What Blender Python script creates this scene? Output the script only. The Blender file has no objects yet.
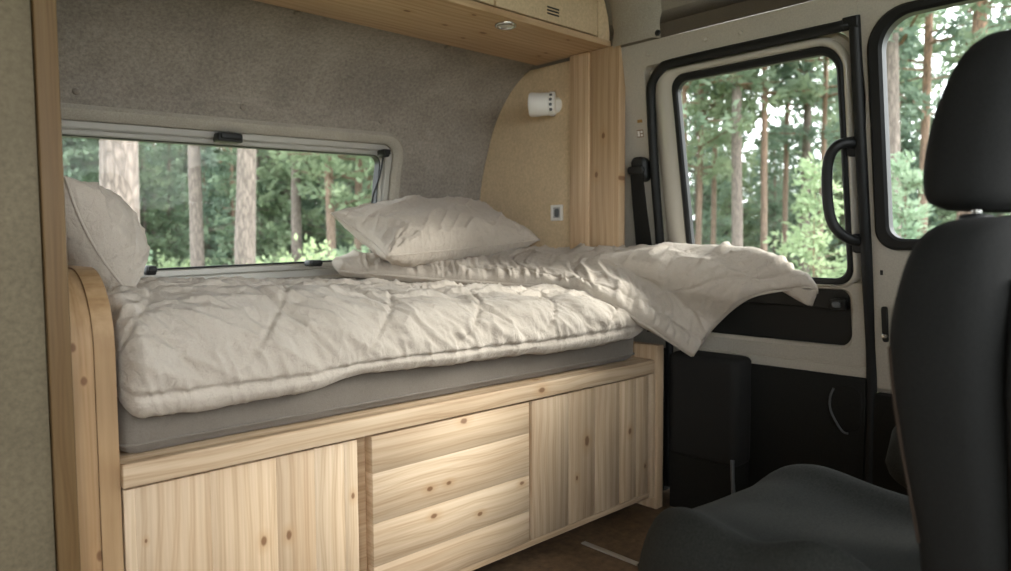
import bpy, bmesh, math, random
import numpy as np
from mathutils import Vector, Matrix
random.seed(7); rng = np.random.default_rng(11)
scene = bpy.context.scene
col = scene.collection

# ------------------------------------------------------------------ camera
FPX = 722.0; CXP, CYP = 505.5, 285.5; CAMH = 0.98
_p, _r, _a = math.radians(3.57), math.radians(0.32), math.radians(46.95)
fw = np.array([math.cos(_a), math.sin(_a), 0.0]); rt = np.array([math.sin(_a), -math.cos(_a), 0.0]); upv = np.array([0, 0, 1.0])
f2 = fw*math.cos(_p)-upv*math.sin(_p); u2 = upv*math.cos(_p)+fw*math.sin(_p)
r3 = rt*math.cos(_r)-u2*math.sin(_r); u3 = u2*math.cos(_r)+rt*math.sin(_r)
CAM = np.array([0, 0, CAMH])
def ray(x, y): return f2+r3*(x-CXP)/FPX-u3*(y-CYP)/FPX
def on(x, y, ax, v):
    d = ray(x, y); return CAM+d*((v-CAM[ax])/d[ax])
cam_d = bpy.data.cameras.new('camera'); cam = bpy.data.objects.new('camera', cam_d); col.objects.link(cam)
cam_d.sensor_width = 36.0; cam_d.lens = FPX*36.0/1011.0; cam_d.clip_start = 0.02; cam_d.clip_end = 300
M = Matrix(((r3[0], u3[0], -f2[0], 0), (r3[1], u3[1], -f2[1], 0), (r3[2], u3[2], -f2[2], CAMH), (0, 0, 0, 1)))
cam.matrix_world = M
cam_d.dof.use_dof = True; cam_d.dof.focus_distance = 1.9
cam_d.dof.aperture_fstop = (cam_d.lens/1000.0)/0.0085
scene.camera = cam

# ------------------------------------------------------------------ world and exposure
world = bpy.data.worlds.new('overcast_sky'); scene.world = world; world.use_nodes = True
bg = world.node_tree.nodes['Background']; bg.inputs[0].default_value = (0.93, 0.97, 1.0, 1); bg.inputs[1].default_value = 4.1
sun_d = bpy.data.lights.new('hazy_sun', 'SUN'); sun = bpy.data.objects.new('hazy_sun', sun_d); col.objects.link(sun)
sun_d.energy = 4.4; sun_d.angle = math.radians(24); sun_d.color = (1.0, 0.96, 0.90)
sun.location = (12, -12, 10); sun.rotation_euler = Vector((0.57, -0.64, 0.50)).to_track_quat('Z', 'Y').to_euler()
scene.view_settings.view_transform = 'Standard'; scene.view_settings.look = 'None'
scene.view_settings.gamma = 1.0; scene.view_settings.use_curve_mapping = False
scene.view_settings.exposure = 0.72
try:
    scene.cycles.max_bounces = 10; scene.cycles.diffuse_bounces = 6; scene.cycles.transparent_max_bounces = 16
    scene.cycles.sample_clamp_indirect = 8.0
    scene.cycles.caustics_reflective = False; scene.cycles.caustics_refractive = False
except Exception: pass

# ------------------------------------------------------------------ materials
MATS = {}
class NT:
    def __init__(s, name):
        s.m = bpy.data.materials.new(name); s.m.use_nodes = True; s.t = s.m.node_tree; s.n = s.t.nodes; s.l = s.t.links
        s.b = s.n['Principled BSDF']; s.out = s.n['Material Output']
    def add(s, typ, **kw):
        o = s.n.new(typ)
        for k, v in kw.items(): setattr(o, k, v)
        return o
    def link(s, a, b): s.l.new(a, b)
    def coords(s, scale=(1, 1, 1), rand=True):
        tc = s.add('ShaderNodeTexCoord'); mp = s.add('ShaderNodeMapping'); mp.inputs['Scale'].default_value = scale
        s.link(tc.outputs['Object'], mp.inputs['Vector'])
        if rand:
            oi = s.add('ShaderNodeObjectInfo'); mu = s.add('ShaderNodeMath', operation='MULTIPLY'); mu.inputs[1].default_value = 37.0
            s.link(oi.outputs['Random'], mu.inputs[0]); cb = s.add('ShaderNodeCombineXYZ')
            for i in range(3): s.link(mu.outputs[0], cb.inputs[i])
            s.link(cb.outputs[0], mp.inputs['Location'])
        return mp.outputs[0]
    def noise(s, vec, scale, detail=3, rough=0.55, dist=0.0):
        n = s.add('ShaderNodeTexNoise'); n.inputs['Scale'].default_value = scale; n.inputs['Detail'].default_value = detail
        n.inputs['Roughness'].default_value = rough; n.inputs['Distortion'].default_value = dist
        s.link(vec, n.inputs['Vector']); return n.outputs['Fac']
    def ramp(s, fac, stops, interp='LINEAR'):
        r = s.add('ShaderNodeValToRGB'); r.color_ramp.interpolation = interp
        while len(r.color_ramp.elements) < len(stops): r.color_ramp.elements.new(0.5)
        for e, (p, c) in zip(r.color_ramp.elements, stops): e.position = p; e.color = (*c, 1)
        s.link(fac, r.inputs['Fac']); return r.outputs['Color']
    def mix(s, fac, a, b, blend='MIX'):
        m = s.add('ShaderNodeMix', data_type='RGBA', blend_type=blend)
        for sock, v in ((m.inputs[0], fac), (m.inputs[6], a), (m.inputs[7], b)):
            if isinstance(v, (int, float)): sock.default_value = v
            elif isinstance(v, tuple): sock.default_value = (*v, 1)
            else: s.link(v, sock)
        return m.outputs[2]
    def bump(s, h, strength, dist=0.002):
        b = s.add('ShaderNodeBump'); b.inputs['Strength'].default_value = strength; b.inputs['Distance'].default_value = dist
        s.link(h, b.inputs['Height']); s.link(b.outputs[0], s.b.inputs['Normal'])
    def rough(s, v): s.b.inputs['Roughness'].default_value = v
    def color(s, v):
        if isinstance(v, tuple): s.b.inputs['Base Color'].default_value = (*v, 1)
        else: s.link(v, s.b.inputs['Base Color'])

def speckle(name, base, amt, scale=350, rough=0.9, bump=0.3, big=0.12):
    k = NT(name); v = k.coords(rand=False)
    n1 = k.noise(v, scale, 4, 0.7); n2 = k.noise(v, 5, 3)
    d = tuple(c*(1-amt) for c in base); h = tuple(min(1, c*(1+amt)) for c in base)
    c1 = k.ramp(n1, [(0.3, d), (0.7, h)])
    c2 = k.mix(k.ramp(n2, [(0.35, (1-big,)*3), (0.65, (1,)*3)]), (0, 0, 0), c1, 'MIX') if False else k.mix(1.0, c1, k.ramp(n2, [(0.35, (1-big,)*3), (0.65, (1.0,)*3)]), 'MULTIPLY')
    k.color(c2); k.rough(rough); k.bump(n1, bump, 0.0015); k.b.inputs['Specular IOR Level'].default_value = 0.25
    return k.m
def plain(name, c, rough=0.5, metal=0.0, spec=0.5, nz=0.0):
    k = NT(name)
    if nz:
        n = k.noise(k.coords(rand=False), 60, 4); k.color(k.ramp(n, [(0.3, tuple(x*(1-nz) for x in c)), (0.7, tuple(min(1, x*(1+nz)) for x in c))])); k.bump(n, 0.08, 0.001)
    else: k.color(c)
    k.rough(rough); k.b.inputs['Metallic'].default_value = metal; k.b.inputs['Specular IOR Level'].default_value = spec
    return k.m
def pine(grain, across, tint=(1, 1, 1), knots=1.0):
    key = 'pine_%s%s_%s_%d' % (grain, across, '%.2f' % sum(tint), int(knots))
    if key in MATS: return MATS[key]
    k = NT(key); ax = {'x': 0, 'y': 1, 'z': 2}
    tc = k.add('ShaderNodeTexCoord'); sep = k.add('ShaderNodeSeparateXYZ'); k.link(tc.outputs['Object'], sep.inputs[0])
    oi = k.add('ShaderNodeObjectInfo')
    def sc(sock, m, off):
        a = k.add('ShaderNodeMath', operation='MULTIPLY_ADD'); k.link(sock, a.inputs[0]); a.inputs[1].default_value = m
        o = k.add('ShaderNodeMath', operation='MULTIPLY'); k.link(oi.outputs['Random'], o.inputs[0]); o.inputs[1].default_value = off
        k.link(o.outputs[0], a.inputs[2]); return a.outputs[0]
    g = sep.outputs[ax[grain]]; a = sep.outputs[ax[across]]; d = sep.outputs[({0, 1, 2}-{ax[grain], ax[across]}).pop()]
    def vec(gs, as_, ds):
        c = k.add('ShaderNodeCombineXYZ'); k.link(sc(g, gs, 31), c.inputs[0]); k.link(sc(a, as_, 17), c.inputs[1]); k.link(sc(d, ds, 5), c.inputs[2]); return c.outputs[0]
    # knots
    vo = k.add('ShaderNodeTexVoronoi', voronoi_dimensions='2D'); vo.inputs['Scale'].default_value = 1.0; vo.inputs['Randomness'].default_value = 0.9
    nv = k.add('ShaderNodeTexNoise'); nv.inputs['Scale'].default_value = 1.4; k.link(vec(1.6, 6, 1), nv.inputs['Vector'])
    k.link(vec(2.7, 4.6, 0), vo.inputs['Vector']); kd = vo.outputs['Distance']
    # ring pattern bent round the knots
    kb = k.add('ShaderNodeMapRange'); kb.inputs[1].default_value = 0.0; kb.inputs[2].default_value = 0.45; kb.inputs[3].default_value = 0.5; kb.inputs[4].default_value = 0.0; k.link(kd, kb.inputs[0])
    warp = k.add('ShaderNodeMath', operation='MULTIPLY_ADD'); k.link(nv.outputs['Fac'], warp.inputs[0]); warp.inputs[1].default_value = 0.9
    asc = sc(a, 34, 40); ad = k.add('ShaderNodeMath', operation='ADD'); k.link(asc, ad.inputs[0]); k.link(kb.outputs[0], ad.inputs[1]); k.link(ad.outputs[0], warp.inputs[2])
    fr = k.add('ShaderNodeMath', operation='SINE'); m6 = k.add('ShaderNodeMath', operation='MULTIPLY'); m6.inputs[1].default_value = 6.0; k.link(warp.outputs[0], m6.inputs[0]); k.link(m6.outputs[0], fr.inputs[0])
    rr = k.add('ShaderNodeMapRange'); rr.inputs[1].default_value = -1; rr.inputs[2].default_value = 1; k.link(fr.outputs[0], rr.inputs[0])
    T = lambda c: tuple(x*y for x, y in zip(c, tint))
    c1 = k.ramp(rr.outputs[0], [(0.0, T((0.645, 0.515, 0.37))), (0.55, T((0.63, 0.50, 0.35))), (0.9, T((0.545, 0.41, 0.275))), (1.0, T((0.60, 0.465, 0.32)))])
    fine = k.noise(vec(3, 130, 60), 1.0, 4, 0.6)
    c2 = k.mix(1.0, c1, k.ramp(fine, [(0.25, (0.78, 0.74, 0.69)), (0.7, (1.04, 1.04, 1.04))]), 'MULTIPLY')
    big = k.noise(vec(1.2, 5, 2), 1.0, 2)
    c3 = k.mix(1.0, c2, k.ramp(big, [(0.3, (0.88, 0.83, 0.78)), (0.65, (1.05, 1.05, 1.05))]), 'MULTIPLY')
    var = k.ramp(oi.outputs['Random'], [(0.0, (0.93, 0.91, 0.885)), (0.5, (1.0, 1.0, 1.0)), (1.0, (0.97, 0.925, 0.87))])
    c3 = k.mix(1.0, c3, var, 'MULTIPLY')
    if knots:
        c3 = k.mix(k.ramp(kd, [(0.03, (0.6,)*3), (0.11, (0,)*3)]), c3, T((0.48, 0.30, 0.15)))
        c3 = k.mix(k.ramp(kd, [(0.022, (0.9,)*3), (0.042, (0,)*3)]), c3, (0.20, 0.10, 0.045))
    k.color(c3); k.rough(0.55); k.bump(fine, 0.12, 0.001); k.b.inputs['Specular IOR Level'].default_value = 0.3
    MATS[key] = k.m; return k.m
def add_knots(o, grain, across, pts):
    # knots at world points on one board
    m = o.data.materials[0].copy(); o.data.materials[0] = m; t = m.node_tree; b = t.nodes['Principled BSDF']; src = b.inputs['Base Color'].links[0].from_socket
    tc = t.nodes.new('ShaderNodeTexCoord'); nz = t.nodes.new('ShaderNodeTexNoise'); nz.inputs['Scale'].default_value = 55; t.links.new(tc.outputs['Object'], nz.inputs['Vector'])
    ax = {'x': 0, 'y': 1, 'z': 2}; org = WLOC[o.name]
    for (p, r) in pts:
        mp = t.nodes.new('ShaderNodeMapping'); sc = [0, 0, 0]; sc[ax[grain]] = 0.62/r; sc[ax[across]] = 1.0/r
        mp.inputs['Scale'].default_value = sc; mp.inputs['Location'].default_value = [-(p[i]-org[i])*sc[i] for i in range(3)]; t.links.new(tc.outputs['Object'], mp.inputs['Vector'])
        ln = t.nodes.new('ShaderNodeVectorMath'); ln.operation = 'LENGTH'; t.links.new(mp.outputs[0], ln.inputs[0])
        ad = t.nodes.new('ShaderNodeMath'); ad.operation = 'MULTIPLY_ADD'; t.links.new(nz.outputs['Fac'], ad.inputs[0]); ad.inputs[1].default_value = 0.7; t.links.new(ln.outputs['Value'], ad.inputs[2])
        for lo, hi, amt, c in ((1.2, 3.6, 0.5, (0.45, 0.28, 0.14)), (1.0, 1.5, 0.85, (0.17, 0.08, 0.035))):
            mr = t.nodes.new('ShaderNodeMapRange'); mr.inputs[1].default_value = lo; mr.inputs[2].default_value = hi; mr.inputs[3].default_value = amt; mr.inputs[4].default_value = 0; t.links.new(ad.outputs[0], mr.inputs[0])
            mx = t.nodes.new('ShaderNodeMix'); mx.data_type = 'RGBA'; t.links.new(mr.outputs[0], mx.inputs[0]); t.links.new(src, mx.inputs[6]); mx.inputs[7].default_value = (*c, 1); src = mx.outputs[2]
    t.links.new(src, b.inputs['Base Color'])
def cloth(name, base, weave=900, print_amt=0.0, bump=0.25, crinkle=0.8):
    k = NT(name); v = k.coords(rand=False)
    n = k.noise(v, weave, 2, 0.6); n2 = k.noise(v, 14, 4, 0.6); 
    c = k.ramp(n, [(0.3, tuple(x*0.88 for x in base)), (0.7, tuple(min(1, x*1.06) for x in base))])
    if print_amt:
        w = k.noise(v, 38, 3, 0.6, 1.5)
        c = k.mix(k.ramp(w, [(0.60, (0,)*3), (0.67, (print_amt,)*3)]), c, tuple(x*y for x, y in zip(base, (0.66, 0.64, 0.62))))
    c = k.mix(1.0, c, k.ramp(n2, [(0.3, (0.93, 0.92, 0.91)), (0.7, (1.0,)*3)]), 'MULTIPLY')
    k.color(c); k.rough(0.95); k.b.inputs['Specular IOR Level'].default_value = 0.15; k.b.inputs['Sheen Weight'].default_value = 0.15
    n3 = k.noise(v, 45, 5, 0.6, 0.6)
    tc = k.add('ShaderNodeTexCoord'); mp = k.add('ShaderNodeMapping'); mp.inputs['Rotation'].default_value = (0.5, 0.3, 0.6); mp.inputs['Scale'].default_value = (40, 11, 13); k.link(tc.outputs['Object'], mp.inputs['Vector'])
    rn = k.add('ShaderNodeTexNoise'); rn.noise_type = 'RIDGED_MULTIFRACTAL'; rn.inputs['Scale'].default_value = 1.0; rn.inputs['Detail'].default_value = 3; rn.inputs['Distortion'].default_value = 0.5; k.link(mp.outputs[0], rn.inputs['Vector'])
    ra = k.add('ShaderNodeMath', operation='MULTIPLY_ADD'); k.link(rn.outputs['Fac'], ra.inputs[0]); ra.inputs[1].default_value = crinkle; k.link(n3, ra.inputs[2]); n3 = ra.outputs[0]
    mx = k.add('ShaderNodeMath', operation='MULTIPLY_ADD'); k.link(n, mx.inputs[0]); mx.inputs[1].default_value = 0.12; k.link(n3, mx.inputs[2])
    k.bump(mx.outputs[0], bump*2.2, 0.008); return k.m
def glass(name, tint=(0.96, 0.98, 0.97)):
    k = NT(name); tr = k.add('ShaderNodeBsdfTransparent'); tr.inputs[0].default_value = (*tint, 1)
    gl = k.add('ShaderNodeBsdfGlossy'); gl.inputs['Roughness'].default_value = 0.02; gl.inputs['Color'].default_value = (1, 1, 1, 1)
    fr = k.add('ShaderNodeFresnel'); fr.inputs[0].default_value = 1.22; ms = k.add('ShaderNodeMixShader')
    k.link(fr.outputs[0], ms.inputs[0]); k.link(tr.outputs[0], ms.inputs[1]); k.link(gl.outputs[0], ms.inputs[2]); k.link(ms.outputs[0], k.out.inputs['Surface'])
    k.n.remove(k.b); return k.m
def leaf(name, c1, c2, trans=0.35):
    k = NT(name); v = k.coords(); n = k.noise(v, 1.7, 3); cc = k.ramp(n, [(0.3, c1), (0.7, c2)])
    oi = k.add('ShaderNodeObjectInfo'); cc = k.mix(1.0, cc, k.ramp(oi.outputs['Random'], [(0, (0.8, 0.85, 0.9)), (1, (1.12, 1.08, 0.9))]), 'MULTIPLY')
    df = k.add('ShaderNodeBsdfDiffuse'); tl = k.add('ShaderNodeBsdfTranslucent'); ms = k.add('ShaderNodeMixShader'); ms.inputs[0].default_value = trans
    k.link(cc, df.inputs[0]); k.link(cc, tl.inputs[0]); k.link(df.outputs[0], ms.inputs[1]); k.link(tl.outputs[0], ms.inputs[2]); k.link(ms.outputs[0], k.out.inputs['Surface'])
    k.n.remove(k.b); return k.m
def bark(name, low, high, split=4.0):
    k = NT(name); tc = k.add('ShaderNodeTexCoord'); sep = k.add('ShaderNodeSeparateXYZ'); k.link(tc.outputs['Object'], sep.inputs[0])
    v = k.coords((20, 20, 4.5)); vo = k.add('ShaderNodeTexVoronoi', feature='DISTANCE_TO_EDGE'); vo.inputs['Scale'].default_value = 1.0
    nn = k.add('ShaderNodeTexNoise'); nn.inputs['Scale'].default_value = 1.3; nn.inputs['Detail'].default_value = 4; k.link(v, nn.inputs['Vector'])
    mxv = k.add('ShaderNodeVectorMath', operation='ADD'); k.link(v, mxv.inputs[0]); k.link(nn.outputs['Color'], mxv.inputs[1]); k.link(mxv.outputs[0], vo.inputs['Vector'])
    hz = k.add('ShaderNodeMapRange'); hz.inputs[1].default_value = split-2; hz.inputs[2].default_value = split+2; k.link(sep.outputs[2], hz.inputs[0])
    base = k.mix(hz.outputs[0], low, high)
    c = k.mix(k.ramp(vo.outputs['Distance'], [(0.0, (1,)*3), (0.22, (0,)*3)]), base, tuple(x*0.55 for x in low))
    c = k.mix(1.0, c, k.ramp(nn.outputs['Fac'], [(0.3, (0.75,)*3), (0.7, (1.15,)*3)]), 'MULTIPLY')
    k.color(c); k.rough(0.95); k.bump(vo.outputs['Distance'], 0.6, 0.03); return k.m

CARPET = speckle('wall_carpet', (0.305, 0.268, 0.228), 0.27, 95, bump=0.7, big=0.2)
CARPET_L = speckle('frame_felt', (0.40, 0.365, 0.305), 0.16, 200, bump=0.3)
CEIL = speckle('headliner', (0.30, 0.27, 0.23), 0.18, 380, bump=0.3)
PLY = speckle('poplar_plywood', (0.68, 0.53, 0.345), 0.13, 95, 0.65, 0.12, 0.10)
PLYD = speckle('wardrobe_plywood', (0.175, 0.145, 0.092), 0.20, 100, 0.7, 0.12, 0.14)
PAINT = speckle('painted_metal', (0.46, 0.425, 0.36), 0.10, 200, 0.38, 0.05, 0.05)
GLOSS = plain('gloss_paint', (0.50, 0.47, 0.40), 0.22, 0, 0.6)
RUBBER = plain('black_rubber', (0.010, 0.011, 0.011), 0.5, 0, 0.3)
PLASTIC = plain('black_plastic', (0.012, 0.013, 0.013), 0.5, 0, 0.35)
TRIM = speckle('dark_trim_carpet', (0.014, 0.014, 0.012), 0.35, 300, 0.9, 0.3)
BOXM = speckle('dark_fabric', (0.020, 0.020, 0.019), 0.3, 350, 0.9, 0.3)
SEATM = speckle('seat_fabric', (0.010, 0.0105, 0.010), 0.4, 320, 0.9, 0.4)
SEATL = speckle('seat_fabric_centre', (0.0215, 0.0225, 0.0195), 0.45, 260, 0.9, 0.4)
ALU = plain('aluminium', (0.52, 0.51, 0.47), 0.4, 0.5)
CHROME = plain('brushed_steel', (0.6, 0.6, 0.58), 0.25, 1.0)
WHITE = plain('white_plastic', (0.78, 0.77, 0.73), 0.4)
GREYP = plain('grey_plastic', (0.10, 0.11, 0.115), 0.5)
FLOORM = speckle('brown_floor', (0.17, 0.11, 0.065), 0.4, 40, 0.42, 0.06, 0.35)
DUVET = cloth('duvet_cotton', (0.555, 0.495, 0.42), 700, 0.28, 0.30)
PILLOWM = cloth('pillow_cotton', (0.555, 0.49, 0.41), 700, 0.26, 0.36)
MATTM = cloth('mattress_ticking', (0.185, 0.162, 0.135), 420, 0, 0.12, 0.0)
GLASS = glass('window_glass')
SEAMM = plain('brown_piping', (0.045, 0.032, 0.024), 0.8, 0, 0.2)
LAMPM = plain('lamp_lens', (0.75, 0.75, 0.72), 0.2)
SOIL = speckle('forest_floor', (0.16, 0.165, 0.085), 0.5, 6, 1.0, 0.4)

# ------------------------------------------------------------------ mesh helpers
WLOC = {}
def wl(o): return WLOC.get(o.name, Vector((0, 0, 0))) if o else Vector((0, 0, 0))
def obj(name, verts, faces, mat, parent=None, smooth=False, recalc=True, origin=None):
    v = np.asarray(verts, float)
    if origin is None:
        mn, mx = v.min(0), v.max(0); origin = np.array([(mn[0]+mx[0])/2, (mn[1]+mx[1])/2, mn[2]])
    me = bpy.data.meshes.new(name); me.from_pydata((v-origin).tolist(), [], [list(map(int, f)) for f in faces])
    if recalc:
        bm = bmesh.new(); bm.from_mesh(me); bmesh.ops.remove_doubles(bm, verts=bm.verts, dist=1e-6); bmesh.ops.recalc_face_normals(bm, faces=bm.faces); bm.to_mesh(me); bm.free()
    if smooth: me.polygons.foreach_set('use_smooth', [True]*len(me.polygons))
    me.materials.append(mat)
    o = bpy.data.objects.new(name, me); col.objects.link(o)
    W = Vector(origin); WLOC[o.name] = W; o.location = W-wl(parent)
    if parent: o.parent = parent
    return o
def tag(o, label, cat, group=None):
    o['label'] = label; o['category'] = cat
    if group: o['group'] = group
    return o
def struct(o, label=None, cat=None):
    o['kind'] = 'structure'
    if label: o['label'] = label
    if cat: o['category'] = cat
    return o
def thing(name, loc, label=None, cat=None, group=None):
    o = bpy.data.objects.new(name, None); o.empty_display_size = 0.05; col.objects.link(o); o.location = loc; WLOC[o.name] = Vector(loc)
    if label: tag(o, label, cat, group)
    return o
def autosmooth(o, ang=40):
    me = o.data
    me.polygons.foreach_set('use_smooth', [True]*len(me.polygons))
    try: me.set_sharp_from_angle(angle=math.radians(ang))
    except Exception: pass
    return o
def box(name, x0, x1, y0, y1, z0, z1, mat, parent=None, bev=0.002, seg=2):
    bm = bmesh.new(); bmesh.ops.create_cube(bm, size=1)
    for v in bm.verts: v.co = Vector(((x0+x1)/2+v.co.x*(x1-x0), (y0+y1)/2+v.co.y*(y1-y0), (z0+z1)/2+v.co.z*(z1-z0)))
    if bev: bmesh.ops.bevel(bm, geom=bm.edges[:], offset=bev, segments=seg, affect='EDGES', profile=0.5)
    bm.verts.index_update()
    vs = [v.co[:] for v in bm.verts]; fs = [[v.index for v in f.verts] for f in bm.faces]; bm.free()
    return autosmooth(obj(name, vs, fs, mat, parent, recalc=False), 50)
def rrect(s0, s1, t0, t1, r, n=6, k=1):
    if not isinstance(r, (list, tuple)): r = [r]*4      # corners: s1t0, s1t1, s0t1, s0t0 (counter-clockwise)
    cs = [(s1-r[0], t0+r[0], -90, r[0]), (s1-r[1], t1-r[1], 0, r[1]), (s0+r[2], t1-r[2], 90, r[2]), (s0+r[3], t0+r[3], 180, r[3])]
    out = []
    for i, (cx, cy, a0, rr) in enumerate(cs):
        for j in range(n+1):
            a = math.radians(a0+90*j/n); out.append((cx+rr*math.cos(a), cy+rr*math.sin(a)))
        nx = cs[(i+1) % 4]; a = math.radians(nx[2]); p0 = out[-1]; p1 = (nx[0]+nx[3]*math.cos(a), nx[1]+nx[3]*math.sin(a))
        for j in range(1, k): out.append((p0[0]+(p1[0]-p0[0])*j/k, p0[1]+(p1[1]-p0[1])*j/k))
    return out
def loops_mesh(name, loops, fn, mat, parent=None, cap0=False, cap1=False, closed=False, ang=35):
    # loops: list of (2D loop, depth); bridged one after the other; closed: last joins first
    n = len(loops[0][0]); V = []; F = []
    for lp, d in loops:
        for s, t in lp: V.append(fn(s, t, d))
    L = len(loops)
    for i in range(L if closed else L-1):
        a, b = i*n, ((i+1) % L)*n
        for j in range(n): F.append((a+j, a+(j+1) % n, b+(j+1) % n, b+j))
    if cap0: F.append(list(range(n)))
    if cap1: F.append(list(range((L-1)*n, L*n)))
    return autosmooth(obj(name, V, F, mat, parent), ang)
def ring(name, outer, inner, d0, d1, fn, mat, parent=None, bev=0.003):
    # slab with a hole, bevelled front (d1) edges
    def shrink(a, b, e):
        o = []
        for (s, t), (s2, t2) in zip(a, b):
            L = math.hypot(s2-s, t2-t) or 1; q = min(e/L, 0.45); o.append((s+(s2-s)*q, t+(t2-t)*q))
        return o
    lp = [(outer, d0), (outer, d1-bev), (shrink(outer, inner, bev), d1), (shrink(inner, outer, bev), d1), (inner, d1-bev), (inner, d0)]
    return loops_mesh(name, lp, fn, mat, parent, closed=True)
def plate(name, lp, d0, d1, fn, mat, parent=None, bev=0.003):
    cx = sum(p[0] for p in lp)/len(lp); cy = sum(p[1] for p in lp)/len(lp)
    def sh(e): return [(s+(cx-s)*e/max(math.hypot(cx-s, cy-t), 1e-4), t+(cy-t)*e/max(math.hypot(cx-s, cy-t), 1e-4)) for s, t in lp]
    return loops_mesh(name, [(lp, d0), (lp, d1-bev), (sh(bev), d1)], fn, mat, parent, cap0=True, cap1=True)
def tube(name, pts, r, mat, parent=None, n=10, closed=False, radii=None, steps=0):
    P = [Vector(p) for p in pts]
    if steps:
        Q = []
        m = len(P)
        for i in range(m if closed else m-1):
            if closed: a, b, c, d = P[i-1], P[i], P[(i+1) % m], P[(i+2) % m]
            else: a, b, c, d = P[max(i-1, 0)], P[i], P[i+1], P[min(i+2, m-1)]
            for j in range(steps):
                t = j/steps; Q.append(0.5*((2*b)+(c-a)*t+(2*a-5*b+4*c-d)*t*t+(3*b-a-3*c+d)*t**3))
        if not closed: Q.append(P[-1])
        if radii: radii = list(np.interp(np.linspace(0, 1, len(Q)), np.linspace(0, 1, len(radii)), radii))
        P = Q
    V = []; F = []; m = len(P); up = Vector((0.31, 0.17, 0.93))
    for i, p in enumerate(P):
        if closed: t = (P[(i+1) % m]-P[i-1])
        else: t = (P[min(i+1, m-1)]-P[max(i-1, 0)])
        t.normalize(); a = t.cross(up).normalized(); b = t.cross(a); rr = radii[i] if radii else r
        for j in range(n):
            q = 2*math.pi*j/n; V.append(p+a*math.cos(q)*rr+b*math.sin(q)*rr)
    for i in range(m if closed else m-1):
        for j in range(n): F.append((i*n+j, i*n+(j+1) % n, ((i+1) % m)*n+(j+1) % n, ((i+1) % m)*n+j))
    if not closed: F += [list(range(n)), list(range((m-1)*n, m*n))]
    return obj(name, V, F, mat, parent, smooth=True)
def disc(name, c, nrm, r, h, mat, parent=None, n=14, dome=0.5):
    nrm = Vector(nrm).normalized(); a = nrm.orthogonal().normalized(); b = nrm.cross(a); c = Vector(c); V = []; F = []
    rows = [(r, 0), (r, h*0.5), (r*0.8, h*0.9), (r*0.3, h)]
    for rr, hh in rows:
        for j in range(n): q = 2*math.pi*j/n; V.append(c+a*math.cos(q)*rr+b*math.sin(q)*rr+nrm*hh)
    for i in range(len(rows)-1):
        for j in range(n): F.append((i*n+j, i*n+(j+1) % n, (i+1)*n+(j+1) % n, (i+1)*n+j))
    F += [list(range(n)), list(range((len(rows)-1)*n, len(rows)*n))]
    return autosmooth(obj(name, V, F, mat, parent), 50)
def vnoise(x, y, seed=0):
    x = np.asarray(x, float); y = np.asarray(y, float); xi = np.floor(x).astype(np.int64); yi = np.floor(y).astype(np.int64); fx = x-xi; fy = y-yi
    def h(a, b):
        k = (a*374761393+b*668265263+seed*974711) & 0x7fffffff; k = ((k ^ (k >> 13))*1274126177) & 0x7fffffff; return ((k ^ (k >> 16)) & 0xffff)/65535.0
    sx = fx*fx*fx*(fx*(fx*6-15)+10); sy = fy*fy*fy*(fy*(fy*6-15)+10)
    return (h(xi, yi)*(1-sx)+h(xi+1, yi)*sx)*(1-sy)+(h(xi, yi+1)*(1-sx)+h(xi+1, yi+1)*sx)*sy
def fnoise(x, y, seed=0, oc=3): return sum(vnoise(x*2**i, y*2**i, seed+i*7)*0.5**i for i in range(oc))/sum(0.5**i for i in range(oc))
def ridge(x, y, seed=0, p=3.0): return (1-np.abs(2*vnoise(x, y, seed)-1))**p
def gnormals(P):
    du = np.gradient(P, axis=0); dv = np.gradient(P, axis=1); n = np.cross(du, dv); return n/np.maximum(np.linalg.norm(n, axis=2, keepdims=True), 1e-9)
def gridfaces(nu, nv, off=0, flip=False):
    i = np.arange(nu-1)[:, None]*nv+np.arange(nv-1)[None, :]+off; i = i.ravel()
    f = np.stack([i, i+nv, i+nv+1, i+1], 1)
    return (f[:, ::-1] if flip else f).tolist()
def slab(name, P, top, bot, mat, parent=None):
    # closed puffy sheet: P (nu,nv,3) middle surface, top and bot offsets along the normal
    nu, nv = P.shape[:2]; N = gnormals(P); A = P+N*top[..., None]; B = P-N*bot[..., None]
    V = np.concatenate([A.reshape(-1, 3), B.reshape(-1, 3)]); F = gridfaces(nu, nv)+gridfaces(nu, nv, nu*nv, True); m = nu*nv
    bd = [i*nv for i in range(nu)]+[(nu-1)*nv+j for j in range(1, nv)]+[i*nv+nv-1 for i in range(nu-2, -1, -1)]+[j for j in range(nv-2, 0, -1)]
    F += [(bd[i], bd[(i+1) % len(bd)], bd[(i+1) % len(bd)]+m, bd[i]+m) for i in range(len(bd))]
    return obj(name, V, F, mat, parent, smooth=True)
def crspline(pts, n):
    pts = np.asarray(pts, float); d = np.concatenate([[0], np.cumsum(np.linalg.norm(np.diff(pts, axis=0), axis=1))]); 
    p = np.vstack([2*pts[0]-pts[1], pts, 2*pts[-1]-pts[-2]]); out = []
    tt = np.linspace(0, d[-1], n); seg = np.clip(np.searchsorted(d, tt, side='right')-1, 0, len(pts)-2)
    t = ((tt-d[seg])/np.maximum(d[seg+1]-d[seg], 1e-9))[:, None]; a, b, c, e = p[seg], p[seg+1], p[seg+2], p[seg+3]
    return 0.5*((2*b)+(c-a)*t+(2*a-5*b+4*c-e)*t*t+(3*b-a-3*c+e)*t**3)

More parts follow.
